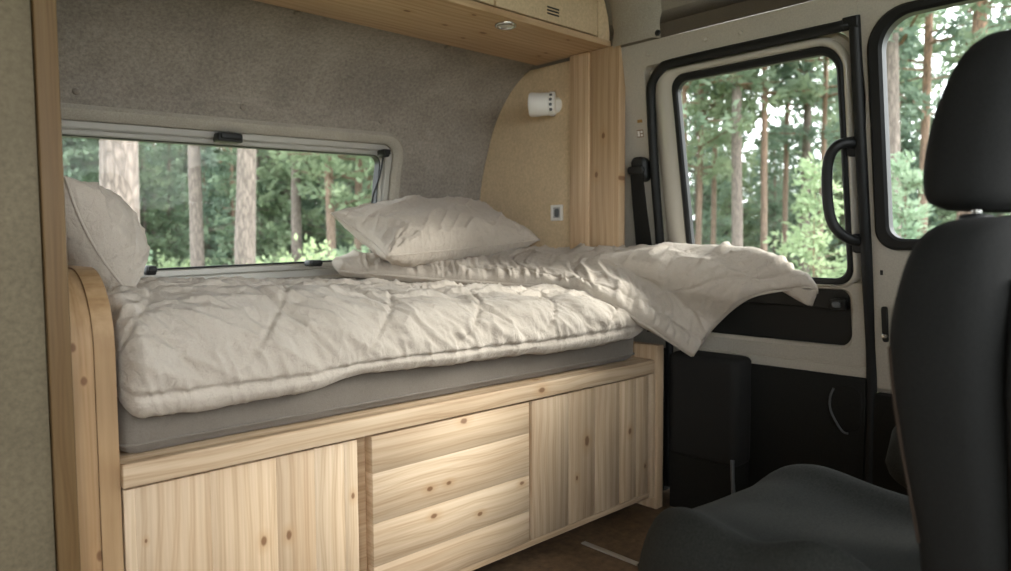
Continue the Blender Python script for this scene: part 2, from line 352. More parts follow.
# ------------------------------------------------------------------ the setting: shell of the van
def XW(z): return 2.355 if z <= 0.57 else 2.355-0.188*(z-0.57)
def wm(s, t, d): return (XW(t)-d, s, t)            # s = Y along the door wall, t = height, d = towards the cabin
_pz = [0.0, 0.85, 1.0, 1.182, 1.253, 1.361, 1.487, 1.596, 1.666, 1.70]
_py = [2.50, 2.50, 2.495, 2.476, 2.461, 2.426, 2.372, 2.288, 2.196, 2.108]
def YW(z): return float(np.interp(z, _pz, _py))
def bmf(s, t, d): return (s, YW(t)-d, t+0.02*(s-1.1))

struct(box('floor', -0.95, 2.42, -1.6, 2.56, -0.06, 0.0, FLOORM, None, 0), 'brown vinyl van floor beside the bed cabinet', 'floor')
t_ = box('trim_1', 1.728, 1.748, 0.95, 1.50, 0.0, 0.005, ALU, None, 0.002); struct(t_, 'pale metal threshold strip across the brown floor', 'trim')

# back wall: carpeted, curved at the top, window hole
hole = rrect(-0.05, 1.70, 0.80, 1.372, [0.03, 0.085, 0.085, 0.03], 6, 10); outer = rrect(-0.95, 2.40, 0.62, 1.44, 0.001, 6, 10)
wb = loops_mesh('wall_back', [(hole, -0.05), (hole, 0), (outer, 0)], lambda s, t, d: (s, YW(t)-d, t+0.02*(s-1.1)*(0 if (t < 0.63 or t > 1.43) else 1)), CARPET)
struct(wb, 'curved grey felt covered wall around the bed window', 'wall')
prof = crspline([(2.426, 1.40), (2.398, 1.44)] + [(y, z) for y, z in zip(_py[6:], _pz[6:])] + [(2.0, 1.725), (1.8, 1.74)], 30); prof = [(YW(1.44), 1.44)]+[tuple(p) for p in prof if p[1] > 1.45]
V = [(x, y, z) for x in (-0.95, 2.17) for y, z in prof]; n = len(prof)
obj('upper_curve', V, [(i, i+1, n+i+1, n+i) for i in range(n-1)], CARPET, wb, smooth=True)
obj('lower_lining', [(-0.95, 2.5, 0), (2.4, 2.5, 0), (2.4, 2.5, 0.62), (-0.95, 2.5, 0.62)], [(0, 1, 2, 3)], CARPET, wb)
def on_curve(px, py):
    d = ray(px, py); 
    for t in np.linspace(1.0, 5.0, 4000):
        p = CAM+d*t
        if p[1] >= YW(p[2]): return p
def curve_n(z):
    e = 0.01; dy = (YW(z+e)-YW(z-e))/(2*e); v = Vector((0, -1, dy)); return v.normalized()
for px, py in ((76, 91), (243, 107), (381, 121), (297, 13), (447, 47)):
    p = on_curve(px, py); disc('screw_cap', p, curve_n(p[2]), 0.011, 0.006, CARPET, wb)
box('lower_back_panel', -0.95, 2.4, 2.502, 2.55, 0.0, 0.8, CARPET, wb, 0)

wlft = struct(box('wall_left_blocker', -0.99, -0.95, -0.2, 2.56, 0.0, 2.0, CARPET, None, 0), 'unseen grey felt wall added to block light from the left', 'wall')  # added out of view to keep side light off the wardrobe
struct(box('wall_front_blocker', -0.95, 2.40, -1.64, -1.58, 0.0, 1.02, TRIM, None, 0), 'unseen dark wall added at the front to cut low light', 'wall')  # unseen, added to hold back low light from the open front
# bed window
w1 = struct(thing('window_1', (0.85, 2.46, 0.85)), 'wide framed window behind the bed', 'window')
ring('surround', rrect(-0.07, 1.72, 0.80, 1.395, [0.03, 0.10, 0.10, 0.03], 8, 6), rrect(-0.02, 1.672, 0.845, 1.352, [0.03, 0.06, 0.06, 0.03], 8, 6), -0.03, 0.018, bmf, CARPET_L, w1, 0.014)
fr_ = ring('frame', rrect(-0.02, 1.674, 0.84, 1.354, [0.03, 0.06, 0.06, 0.03], 8, 6), rrect(0.0, 1.648, 0.872, 1.328, [0.025, 0.05, 0.05, 0.025], 8, 6), -0.05, -0.008, bmf, ALU, w1, 0.005)
ring('inner_frame', rrect(0.0, 1.65, 0.87, 1.33, [0.025, 0.05, 0.05, 0.025], 8, 6), rrect(0.015, 1.632, 0.894, 1.312, [0.02, 0.04, 0.04, 0.02], 8, 6), -0.06, -0.022, bmf, ALU, fr_, 0.004)
ring('glass_seal', rrect(0.012, 1.634, 0.891, 1.315, [0.02, 0.04, 0.04, 0.02], 8, 6), rrect(0.02, 1.628, 0.900, 1.309, [0.02, 0.036, 0.036, 0.02], 8, 6), -0.062, -0.026, bmf, RUBBER, w1, 0.002)
loops_mesh('glass', [(rrect(0.015, 1.632, 0.894, 1.312, 0.03, 6, 1), -0.045)], lambda s, t, d: (s, YW(1.1)-d-0.03*(t-1.1), t+0.02*(s-1.1)), GLASS, w1, cap0=True)
def latch(px, py, w, h, name='latch'):
    p = on(px, py, 1, 2.455); o = box(name, p[0]-w/2, p[0]+w/2, 2.405, 2.455, p[2]-h/2, p[2]+h/2, PLASTIC, w1, 0.006)
    box('lever', p[0]-w*0.42, p[0]+w*0.42, 2.395, 2.407, p[2]-h*0.2, p[2]+h*0.45, PLASTIC, o, 0.004); return o
latch(225, 139, 0.085, 0.030); latch(310, 263, 0.05, 0.024); latch(147, 270, 0.03, 0.03); latch(380, 154, 0.03, 0.03)
p0, p1 = on(383, 158, 1, 2.43), on(373, 196, 1, 2.45); tube('stay_rod', [p0, p0*0.5+p1*0.5+np.array([0.006, 0, 0]), p1, on(371, 215, 1, 2.46)], 0.004, PLASTIC, w1, 8, steps=4)

# ceiling, curved down to the door wall
rp = crspline([(2.147, 1.68), (2.155, 1.75), (2.135, 1.85), (2.06, 1.94), (1.9, 2.005), (1.5, 2.05), (0.8, 2.07), (0.0, 2.06), (-0.95, 2.0)], 48)
V = [(x, y, z) for y in (-1.6, 2.56) for x, z in rp]+[(x, y, z+0.05) for y in (-1.6, 2.56) for x, z in rp]; n = len(rp)
cl = obj('ceiling', V, [(i, i+1, n+i+1, n+i) for i in range(n-1)]+[(2*n+i, 2*n+i+1, 3*n+i+1, 3*n+i) for i in range(n-1)]+[(0, n, 3*n, 2*n), (n-1, 2*n-1, 4*n-1, 3*n-1)], CEIL, None, smooth=True, recalc=False)
struct(cl, 'curved felt headliner above the sliding door', 'ceiling')
V = []; F = []
for y, dd in ((1.50, 0.0), (1.52, 0.022), (1.68, 0.022), (1.715, 0.0)):
    for i, (x, z) in enumerate(rp[:30]):
        tx = np.array(rp[min(i+1, 47)])-np.array(rp[max(i-1, 0)]); tx /= np.linalg.norm(tx); nn = np.array([-tx[1], tx[0]]); nn = nn if nn[0] < 0 or nn[1] < 0 else -nn
        V.append((x+nn[0]*(dd+0.001), y, z+nn[1]*(dd+0.001)))
obj('roof_rib', V, [(r*30+i, r*30+i+1, (r+1)*30+i+1, (r+1)*30+i) for r in range(3) for i in range(29)], CARPET_L, cl, smooth=True, recalc=False)
p = on(658, 33, 0, 2.125); disc('rib_bolt', p, (-1, 0, 0.1), 0.011, 0.008, PLASTIC, cl)

# door wall: painted body around the sliding door
OPEN = rrect(0.852, 1.585, 0.575, 1.598, [0.004, 0.03, 0.10, 0.004], 10, 4)
wr = ring('wall_right', rrect(0.843, 1.80, 0.50, 1.682, 0.001, 10, 4), OPEN, -0.06, 0.0, wm, PAINT, None, 0.004)
struct(wr, 'beige painted metal body side around the sliding door', 'wall')
box('lower_body', 2.335, 2.41, 1.60, 2.5, 0.0, 0.56, TRIM, wr, 0.002)
box('rear_side_lining', 2.26, 2.40, 1.78, 2.5, 0.55, 1.70, CARPET, wr, 0)
for px, py in ((648, 55), (705, 40), (741, 33)):
    s, t = {648: (1.559, 1.635), 705: (1.329, 1.640), 741: (1.2, 1.636)}[px]
    disc('bolt', wm(s, t, 0), (-1, 0, -0.19), 0.008, 0.006, PAINT, wr)
for s0, s1, t0, t1, c in ((1.612, 1.634, 1.409, 1.420, 'tag_amber'), (1.612, 1.640, 1.357, 1.384, 'tag_brown')):
    m = MATS.setdefault(c, plain(c, (0.30, 0.17, 0.04) if c == 'tag_amber' else (0.24, 0.17, 0.12), 0.5))
    st = plate('sticker', rrect(s0, s1, t0, t1, 0.001, 2, 1), 0.0005, 0.0018, wm, m, wr, 0.0005)
    if c == 'tag_brown':
        for a0, a1, b0, b1 in ((0.1, 0.42, 0.55, 0.85), (0.1, 0.42, 0.12, 0.4), (0.55, 0.9, 0.15, 0.85)):
            plate('sticker_mark', rrect(s0+(s1-s0)*a0, s0+(s1-s0)*a1, t0+(t1-t0)*b0, t0+(t1-t0)*b1, 0.0008, 2, 1), 0.0018, 0.0024, wm, WHITE, st, 0.0002)
SEAL = lambda e: rrect(0.852+e, 1.585-e, 0.575, 1.598-e, [0.004, 0.03, 0.10-e*0.5, 0.004], 10, 4)
def opentube(name, loop, r, fn, d, mat, parent, skip):
    pts = [fn(s, t, d) for s, t in loop if t > skip]
    return pts
# weather strip round the door opening: up the rear side, across the top, down the front side, to the floor
strip = [wm(1.592, 0.02, 0.0), wm(1.592, 0.30, 0.0), wm(1.592, 0.57, 0.0), wm(1.590, 0.9, 0.0), wm(1.580, 1.25, 0.0), wm(1.568, 1.46, 0.0)]
strip += [wm(1.565-0.10+0.10*math.cos(a), 1.49+0.10*math.sin(a), 0.0) for a in (0.35, 0.75, 1.15, 1.5)]
strip += [wm(1.3, 1.592, 0), wm(1.1, 1.592, 0), wm(0.865, 1.592, 0)]
tube('door_seal', strip, 0.0165, RUBBER, wr, 10, steps=5)
tube('front_seal', [wm(0.852, 1.612, 0), wm(0.851, 1.3, 0.0), wm(0.850, 0.9, 0.0), wm(0.850, 0.58, 0.0), wm(0.850, 0.3, 0.0), wm(0.85, 0.02, 0.0)], 0.016, RUBBER, wr, 10, steps=5)
plate('corner_gusset', rrect(0.838, 0.882, 1.578, 1.610, 0.004, 4, 1), -0.02, 0.016, wm, RUBBER, wr, 0.004)

# the sliding door itself
d1 = struct(thing('door_1', (2.36, 1.22, 0.0)), 'sliding side door with window and black grab handle', 'door')
GO = rrect(0.896, 1.478, 0.838, 1.548, [0.05, 0.05, 0.075, 0.05], 10, 4)
ring('door_frame', rrect(0.856, 1.590, 0.800, 1.596, [0.004, 0.03, 0.10, 0.004], 10, 4), GO, -0.045, -0.028, wm, PAINT, d1, 0.008)
_bo = rrect(0.872, 1.574, 0.822, 1.584, [0.06, 0.06, 0.11, 0.06], 10, 4); _bi = rrect(0.900, 1.474, 0.838, 1.548, [0.05, 0.05, 0.07, 0.05], 10, 4)
_lerp = lambda q: [(a[0]+(b[0]-a[0])*q, a[1]+(b[1]-a[1])*q) for a, b in zip(_bo, _bi)]
loops_mesh('frame_bead', [(_lerp(q), d) for q, d in ((0, -0.030), (0.05, -0.024), (0.2, -0.013), (0.4, -0.006), (0.6, -0.004), (0.8, -0.010), (0.95, -0.018), (1, -0.028))], wm, GLOSS, d1, closed=True, ang=70)
ring('window_seal', rrect(0.894, 1.482, 0.834, 1.552, [0.05, 0.05, 0.075, 0.05], 10, 4), rrect(0.913, 1.458, 0.855, 1.527, [0.04, 0.04, 0.055, 0.04], 10, 4), -0.030, -0.004, wm, RUBBER, d1, 0.006)
loops_mesh('glass', [(rrect(0.905, 1.466, 0.848, 1.535, 0.045, 8, 1), -0.022)], wm, GLASS, d1, cap0=True)
ring('belt_panel', rrect(0.856, 1.590, 0.536, 0.845, 0.004, 10, 4), rrect(0.914, 1.53, 0.634, 0.818, [0.045, 0.03, 0.03, 0.045], 10, 4), -0.06, -0.012, wm, PAINT, d1, 0.012)
rp_ = plate('recess_panel', rrect(0.905, 1.54, 0.625, 0.828, 0.02, 6, 2), -0.075, -0.045, wm, PLASTIC, d1, 0.004)
plate('recess_ledge', rrect(0.915, 1.53, 0.755, 0.82, 0.01, 6, 2), -0.05, -0.026, wm, PLASTIC, rp_, 0.006)
lk = plate('lock', rrect(0.922, 0.975, 0.752, 0.790, 0.01, 5, 1), -0.03, -0.006, wm, PLASTIC, d1, 0.004)
plate('lock_knob', rrect(0.936, 0.962, 0.762, 0.780, 0.007, 5, 1), -0.006, 0.004, wm, GREYP, lk, 0.003)
for s in (1.30, 1.221, 1.018, 0.944): disc('screw', wm(s, 0.578 if s != 0.944 else 0.556, -0.012), (-1, 0, 0), 0.008 if s != 0.944 else 0.004, 0.002, PLASTIC, d1)
lt = box('lower_trim', 2.342, 2.41, 0.862, 1.585, 0.02, 0.543, TRIM, d1, 0.004)
# recess with a pale bowden cable near the front edge
pk = plate('trim_pocket', rrect(0.872, 0.968, 0.37, 0.512, 0.03, 6, 1), 0.010, 0.018, wm, TRIM, d1, 0.004)
tube('pocket_rim', [wm(0.958, 0.50, 0.02), wm(0.968, 0.47, 0.022), wm(0.966, 0.43, 0.022), wm(0.945, 0.39, 0.022), wm(0.925, 0.365, 0.022), wm(0.91, 0.362, 0.02)], 0.0035, GREYP, pk, 8, steps=4)
# grab handle
gh = tube('grab_handle', [wm(0.870, 1.255, -0.02), wm(0.877, 1.262, 0.020), wm(0.902, 1.250, 0.050), wm(0.925, 1.205, 0.058), wm(0.932, 1.11, 0.06), wm(0.924, 1.035, 0.06), wm(0.902, 0.995, 0.052), wm(0.880, 0.975, 0.022), wm(0.870, 0.972, -0.02)], 0.0155, PLASTIC, d1, 12, steps=6)
for t in (1.255, 0.968): plate('handle_mount', rrect(0.858, 0.892, t-0.032, t+0.026, 0.01, 5, 1), -0.028, 0.004, wm, PLASTIC, gh, 0.006)

# front passenger door with its window, further along the same side
d2 = struct(thing('door_2', (2.36, 0.2, 0.0)), 'front passenger door with window beyond the seat headrest', 'door')
ring('door_panel', rrect(-0.55, 0.848, 0.50, 1.682, 0.001, 10, 4), rrect(-0.42, 0.812, 0.955, 1.606, [0.06, 0.10, 0.06, 0.06], 10, 4), -0.024, -0.004, wm, PAINT, d2, 0.016)
ring('window_seal', rrect(-0.43, 0.822, 0.945, 1.616, [0.06, 0.11, 0.06, 0.06], 10, 4), rrect(-0.40, 0.782, 0.978, 1.588, [0.04, 0.085, 0.05, 0.05], 10, 4), -0.030, 0.010, wm, RUBBER, d2, 0.008)
loops_mesh('glass', [(rrect(-0.41, 0.79, 0.97, 1.595, 0.07, 8, 1), -0.020)], wm, GLASS, d2, cap0=True)
lb = plate('door_catch', rrect(0.796, 0.812, 0.665, 0.775, 0.006, 4, 1), -0.01, 0.012, wm, PLASTIC, d2, 0.004)
disc('catch_roller', wm(0.804, 0.685, 0.012), (-1, 0, 0), 0.008, 0.01, CHROME, lb)
plate('catch_slot', rrect(0.806, 0.814, 0.87, 0.885, 0.002, 3, 1), -0.008, 0.0, wm, PLASTIC, d2, 0.001)
box('lower_trim', 2.345, 2.41, -0.55, 0.838, 0.02, 0.50, TRIM, d2, 0.004)

# plywood end panel with the curved edge, and the pine corner boards
pts = [(1.905, 0.58), (1.905, 1.70)]+[(y+0.003, z) for y, z in zip(_py[::-1], _pz[::-1]) if z > 0.55]+[(2.50, 0.58)]
crv = crspline([(y, z) for y, z in zip(_py[::-1], _pz[::-1]) if z > 0.6], 26)
lp = [(1.80, 0.58), (1.80, 1.70)]+[(y-0.002, z) for y, z in crv]+[(2.498, 0.58)]
ep = loops_mesh('wall_panel', [(lp, 0.0), (lp, 0.014)], lambda s, t, d: (2.172-d, s, t), PLY, None, cap0=True, cap1=True)
struct(ep, 'poplar plywood end panel with a curved edge beside the pillow', 'wall')
struct(box('trim_2', 2.128, 2.170, 1.812, 1.908, 0.60, 1.692, pine('z', 'y', (0.96, 0.9, 0.83), 0), None, 0.003), 'bright pine corner post next to the plywood panel', 'trim')
t3 = box('trim_3', 2.136, 2.175, 1.672, 1.811, 0.60, 1.692, pine('z', 'y', (0.88, 0.82, 0.74), 0), None, 0.003)
add_knots(t3, 'z', 'y', [(on(606, 136, 0, 2.152), .008), (on(599, 175, 0, 2.152), .008), (on(622, 178, 0, 2.152), .006)])
struct(t3, 'knotty pine board between corner post and seat belt', 'trim')

# ------------------------------------------------------------------ bed cabinet
bc = thing('bed_cabinet', (1.28, 1.55, 0.0), 'long pine bed cabinet with two doors and a drawer', 'cabinet')
fr0 = box('front_rail', 0.393, 2.135, 1.506, 1.532, 0.503, 0.55, pine('x', 'z', (1, 1, 1), 0), bc, 0.003)
add_knots(fr0, 'x', 'z', [(on(542, 390, 1, 1.506), .009)])
box('platform', 0.393, 2.15, 1.533, 2.488, 0.525, 0.5495, pine('x', 'y'), bc, 0.001)
box('face_frame', 0.393, 2.12, 1.548, 1.566, 0.05, 0.524, pine('x', 'z', (0.9, 0.86, 0.8)), bc, 0.001)
box('base_rail', 0.393, 2.125, 1.520, 1.547, 0.047, 0.067, pine('x', 'z'), bc, 0.002)
box('plinth', 0.42, 2.10, 1.60, 1.62, 0.0, 0.10, PLASTIC, bc, 0.001)
sp = box('side_panel', 2.150, 2.192, 1.506, 2.488, 0.0, 0.60, pine('z', 'y', (0.97, 0.94, 0.9), 0), bc, 0.004)
box('end_stile', 2.127, 2.149, 1.512, 1.547, 0.045, 0.50, pine('z', 'x'), bc, 0.002)
def stave_panel(name, x0, x1, z0, z1, y0, y1, cuts, vertical, knots):
    d = thing(name, ((x0+x1)/2, (y0+y1)/2, z0)); d.parent = bc; d.location = Vector(d.location)-wl(bc)
    cs = [0]+cuts+[1]
    for a, b in zip(cs[:-1], cs[1:]):
        if vertical: o = box('stave', x0+(x1-x0)*a, x0+(x1-x0)*b, y0, y1, z0, z1, pine('z', 'x', (1, 1, 1), 0), d, 0.0006, 1)
        else: o = box('stave', x0, x1, y0, y1, z0+(z1-z0)*a, z0+(z1-z0)*b, pine('x', 'z', (1, 1, 1), 0), d, 0.0006, 1)
        kp = []
        for (kx, ky, kr) in knots:
            p = on(kx, ky, 1, y0)
            q = (p[0]-x0)/(x1-x0) if vertical else (p[2]-z0)/(z1-z0)
            if a <= q < b: kp.append((p, kr))
        if kp: add_knots(o, 'z' if vertical else 'x', 'x' if vertical else 'z', kp)
    return d
stave_panel('cabinet_door', 0.397, 0.922, 0.07, 0.495, 1.523, 1.547, [0.04, 0.32, 0.60, 0.78, 0.93], True, [(264, 541, .007), (289, 535, .007), (353, 496, .0055), (146, 541, .003)])
stave_panel('drawer_front', 0.958, 1.507, 0.07, 0.496, 1.513, 1.547, [0.22, 0.48, 0.78], False, [(464, 421, .008), (449, 483, .006), (430, 489, .0065), (434, 516, .007), (480, 514, .006), (522, 483, .006)])
stave_panel('cabinet_door', 1.522, 2.112, 0.07, 0.496, 1.516, 1.547, [0.28, 0.50, 0.72, 0.88], True, [(587, 441, .011), (630, 431, .008), (532, 489, .007), (577, 478, .005), (645, 466, .006)])
# rounded bed end board
lp = [(2.45, 0.0), (1.520, 0.0)]+[(1.520+0.155*(1-math.sin(a)), 0.775+0.155*(1-math.cos(a))) if False else (1.675-0.155*math.cos(a), 0.775+0.155*math.sin(a)) for a in np.linspace(0, math.pi/2, 12)]+[(2.45, 0.93)]
eb = loops_mesh('end_board', [(lp, 0.0), (lp, 0.036)], lambda s, t, d: (0.356+d, s, t), pine('z', 'y', (0.64, 0.55, 0.43), 0), bc, cap0=True, cap1=True)
lp = [(2.45, 0.0), (1.526, 0.0)]+[(1.681-0.155*math.cos(a), 0.772+0.155*math.sin(a)) for a in np.linspace(0, math.pi/2, 12)]+[(2.45, 0.927)]
ib = loops_mesh('inner_board', [(lp, 0.0), (lp, 0.0425)], lambda s, t, d: (0.313+d, s, t), pine('z', 'x', (0.70, 0.60, 0.47), 0), bc, cap0=True, cap1=True)
add_knots(ib, 'z', 'x', [(on(73, 348, 1, 1.526), .006), (on(84, 381, 1, 1.526), .006), (on(100, 556, 1, 1.526), .007)])

# mattress
def softbox(name, x0, x1, y0, y1, z0, z1, r, mat, parent=None, fn=None, n=6):
    V = []; loops = []
    for q in np.linspace(-math.pi/2, 0, n): loops.append((r*(1-math.cos(q)), z0+r*(1+math.sin(q))))
    for q in np.linspace(0, math.pi/2, n): loops.append((r*(1-math.cos(q)), z1-r*(1-math.sin(q))))
    L = [(rrect(x0+e, x1-e, y0+e, y1-e, max(0.03, r)-e*0.3, 6, 12), z) for e, z in loops]
    return loops_mesh(name, L, fn or (lambda s, t, d: (s, t, d)), mat, parent, cap0=True, cap1=True, ang=60)
mt = thing('mattress', (1.23, 2.0, 0.55), 'thin grey fabric mattress on the pine bed cabinet', 'mattress')
softbox('ticking', 0.40, 2.085, 1.548, 2.46, 0.552, 0.70, 0.03, MATTM, mt, lambda s, t, d: (s, t+0.004*math.sin(s*17)*math.sin(d*30), d))
for z in (0.575, 0.672): tube('piping', [(x, y, z) for x, y in rrect(0.399, 2.086, 1.547, 2.461, 0.03, 5, 8)], 0.0035, MATTM, mt, 6, closed=True)

# ------------------------------------------------------------------ duvet
dv = thing('duvet', (1.25, 1.98, 0.70), 'rumpled cream quilted duvet spread over the mattress with a folded back corner', 'duvet')
NU, NV = 430, 230
prof = crspline([(1.66, 0.690), (1.56, 0.648), (1.512, 0.634), (1.478, 0.652), (1.465, 0.70), (1.478, 0.760), (1.53, 0.812), (1.63, 0.838), (1.80, 0.846), (2.05, 0.838), (2.30, 0.832), (2.455, 0.818)], NV)
X0, X1 = 0.402, 2.10
xs = np.linspace(X0, X1, NU); arc = np.concatenate([[0], np.cumsum(np.linalg.norm(np.diff(prof, axis=0), axis=1))])
XX, SS = np.meshgrid(xs, arc, indexing='ij')
PY = np.repeat(prof[None, :, 0], NU, 0); PZ = np.repeat(prof[None, :, 1], NU, 0)
PZ = PZ+np.interp(XX, [0.4, 0.7, 1.2, 1.6, 2.1], [0.016, 0.018, -0.006, -0.030, -0.050])*np.clip((PZ-0.70)/0.12, 0, 1)
PZ = PZ+np.interp(XX, [0.4, 0.55, 0.75, 0.95, 1.15, 1.4, 1.7, 2.1], [0.004, 0.0, 0.006, 0.018, 0.014, 0.014, 0.006, 0.012])*np.clip((0.70-PZ)/0.05, 0, 1)   # uneven hem
# rounded ends
def endcap(d, R): q = np.clip(1-d/R, 0, 1); return np.sqrt(np.maximum(0, 1-q*q))
cR = endcap(X1-XX, 0.13); cL = endcap(XX-X0, 0.035); cc = np.minimum(cR, 0.25+0.75*cL)
PZ = 0.705+(PZ-0.705)*cc; PY = np.where(PY < 1.60, 1.60+(PY-1.60)*(0.35+0.65*np.minimum(cR, cL)), PY)
P = np.stack([XX, PY, PZ], 2)
top_s = arc[np.argmin(np.abs(prof[:, 0]-1.63)+(np.arange(NV) < 60)*9)]
hem_s = 0.228
disp = np.zeros_like(XX)
disp += 0.030*(fnoise(XX*4, SS*4, 3)-0.5)+0.012*(fnoise(XX*9, SS*9, 5)-0.5)
# quilting lines, an ogee grid over the cover
U = (SS-hem_s)
ds = np.full_like(XX, 9.0)
for k_ in range(-3, 12):
    x0 = 0.30+k_*0.30
    for sg in (-1, 1):
        cx = x0+sg*0.13*np.sin(np.pi*(U-0.02)/0.55+(0 if sg > 0 else 0.4))+0.25*U*sg
        ds = np.minimum(ds, np.abs(XX-cx)*0.86)
seam = np.exp(-(ds/0.007)**2); near = np.exp(-(ds/0.05)**2)
face = np.clip((U-0.0)/0.05, 0, 1)
disp += face*(-0.0075*seam+0.010*(1-np.exp(-(ds/0.07)**2)))
# hem roll seam and gathers fanning up from it
disp += -0.011*np.exp(-((SS-hem_s)/0.008)**2)
gath = np.exp(-np.maximum(U, 0)/0.09)*np.where(SS > hem_s, 1.0, 0.25)*(SS > hem_s-0.12)
wx = XX+0.35*U+0.04*fnoise(XX*6, SS*3, 9)
disp += 0.010*gath*(ridge(wx*40, U*4, 21, 1.5)-0.4)
disp += 0.0075*near*face*(ridge((XX+0.6*U)*44, (U-0.6*XX)*7, 33, 2)-0.4)
# creases: long ones along the bed on top, slanting on the front face
topm = np.clip((PY-1.50)/0.12, 0, 1); wy = PY+0.10*fnoise(XX*3, PY*3, 41)+0.10*XX*0.3
disp += topm*0.024*(ridge(wy*17, XX*2.6, 51, 2.5)-0.35)*(0.5+fnoise(XX*2.5, PY*4, 52))
disp += topm*0.010*(ridge((wy+0.35*XX)*30, XX*5, 53, 2.5)-0.35)
sl = XX*0.8+U*0.9; sm = XX*0.9-U*0.8
disp += (1-topm*0.5)*face*(0.010*(ridge(sl*13, sm*4, 61, 2.5)-0.35)+0.012*(ridge((XX*0.55+U*1.0)*30, (XX-U*0.5)*4.5, 66, 1.8)-0.35))*(0.3+1.2*fnoise(XX*3, U*4, 62))
disp += face*0.0055*(ridge(sl*44, sm*12, 63, 2)-0.35)
disp *= np.clip((X1-XX)/0.05, 0.15, 1)*np.clip((XX-X0)/0.03, 0.1, 1)
N = gnormals(P); sgn = 1 if N[NU//2, NV-30, 2] > 0 else -1
P = P+N*sgn*disp[..., None]
P[..., 1] = np.minimum(P[..., 1], 2.47)
quilt = obj('quilt', P.reshape(-1, 3), gridfaces(NU, NV), DUVET, dv, smooth=True)

# folded back corner hanging over the bed end
def px(x, y, ax, v): return on(x, y, ax, v)
net = [
 [px(338, 271, 1, 2.33), px(430, 279, 1, 2.08), px(540, 287, 1, 1.78), px(598, 299, 1, 1.55), px(640, 322, 1, 1.44), px(692, 356, 1, 1.37)],
 [px(332, 262, 1, 2.40), px(440, 268, 1, 2.16), px(555, 271, 1, 1.84), px(622, 277, 1, 1.60), px(672, 296, 1, 1.44), px(715, 325, 1, 1.31)],
 [px(345, 256, 1, 2.44), px(455, 257, 1, 2.28), px(570, 255, 0, 2.08), px(634, 257, 0, 2.10), px(688, 268, 0, 2.12), px(746, 293, 0, 2.17)],
 [px(375, 253, 1, 2.45), px(470, 252, 1, 2.38), px(580, 250, 0, 2.13), px(640, 250, 0, 2.16), px(705, 254, 0, 2.17), px(780, 284, 0, 2.19)],
 [px(405, 254, 1, 2.46), px(500, 252, 1, 2.44), px(592, 249, 0, 2.14), px(662, 250, 0, 2.21), px(748, 251, 0, 2.21), px(815, 281, 0, 2.20)]]
net.append([p+np.array([0.03, 0.02, -0.06]) for p in net[-1]])
net = [[p+np.array([0, 0, (0.0 if i < 2 else -0.020)]) for j, p in enumerate(r)] for i, r in enumerate(net)]
net[-1][0][1] = 2.46; net[-1][1][1] = 2.46; net[-1][2][0] = 2.14
MU, MV = 260, 150
rows = [crspline(r, MU) for r in net]
Pf = np.stack([crspline([rows[j][i] for j in range(len(rows))], MV) for i in range(MU)], 0)
uu = np.linspace(0, 1, MU)[:, None]*np.ones((1, MV)); vv = np.linspace(0, 1, MV)[None, :]*np.ones((MU, 1))
au = np.concatenate([[0], np.cumsum(np.linalg.norm(np.diff(Pf[:, 40], axis=0), axis=1))])[:, None]*np.ones((1, MV)); av = vv*0.55
ed = np.minimum(np.minimum(uu/0.05, (1-uu)/0.06), np.minimum(vv/0.055, (1-vv)/0.1)); ed = np.clip(ed, 0, 1); puff = np.sqrt(np.maximum(0, 1-(1-ed)**2))
dsf = np.full_like(uu, 9.0)
for k_ in range(6):
    c = 0.12+k_*0.30; dsf = np.minimum(dsf, np.abs(au-c-0.09*np.sin(av*9+k_)))
f_seam = np.exp(-(dsf/0.006)**2); rim = np.exp(-((vv-0.10)/0.012)**2)
crease = 0.016*(ridge(au*14+av*5, av*5, 71, 2.0)-0.35)+0.007*(ridge(au*38+av*10, av*10, 72, 2)-0.35)+0.016*(fnoise(au*6, av*6, 73)-0.5)
gatf = 0.011*np.exp(-((vv-0.08)/0.13)**2)*(ridge(au*52, av*3, 75, 2)-0.4)
topd = 0.004+puff*(0.027-0.008*f_seam+crease)+gatf-0.007*rim
Nf = gnormals(Pf)
if (Nf[MU//2, MV//2]@np.array([-0.4, -0.6, 0.7])) < 0: Pf = Pf[:, ::-1]; topd = topd[:, ::-1]; puff = puff[:, ::-1]
fc = slab('folded_corner', Pf, topd, 0.004+puff*0.028, DUVET, dv)
eA = Pf[:, 0] if np.linalg.norm(Pf[-1, 0]-net[0][-1]) < 0.05 else Pf[:, -1]
tube('piping', [tuple(p) for p in eA[::3]]+[tuple(p) for p in (Pf[-1] if np.linalg.norm(Pf[-1, 0]-eA[-1]) < 0.05 else Pf[-1, ::-1])[3:-10:3]], 0.0055, DUVET, fc, 8)

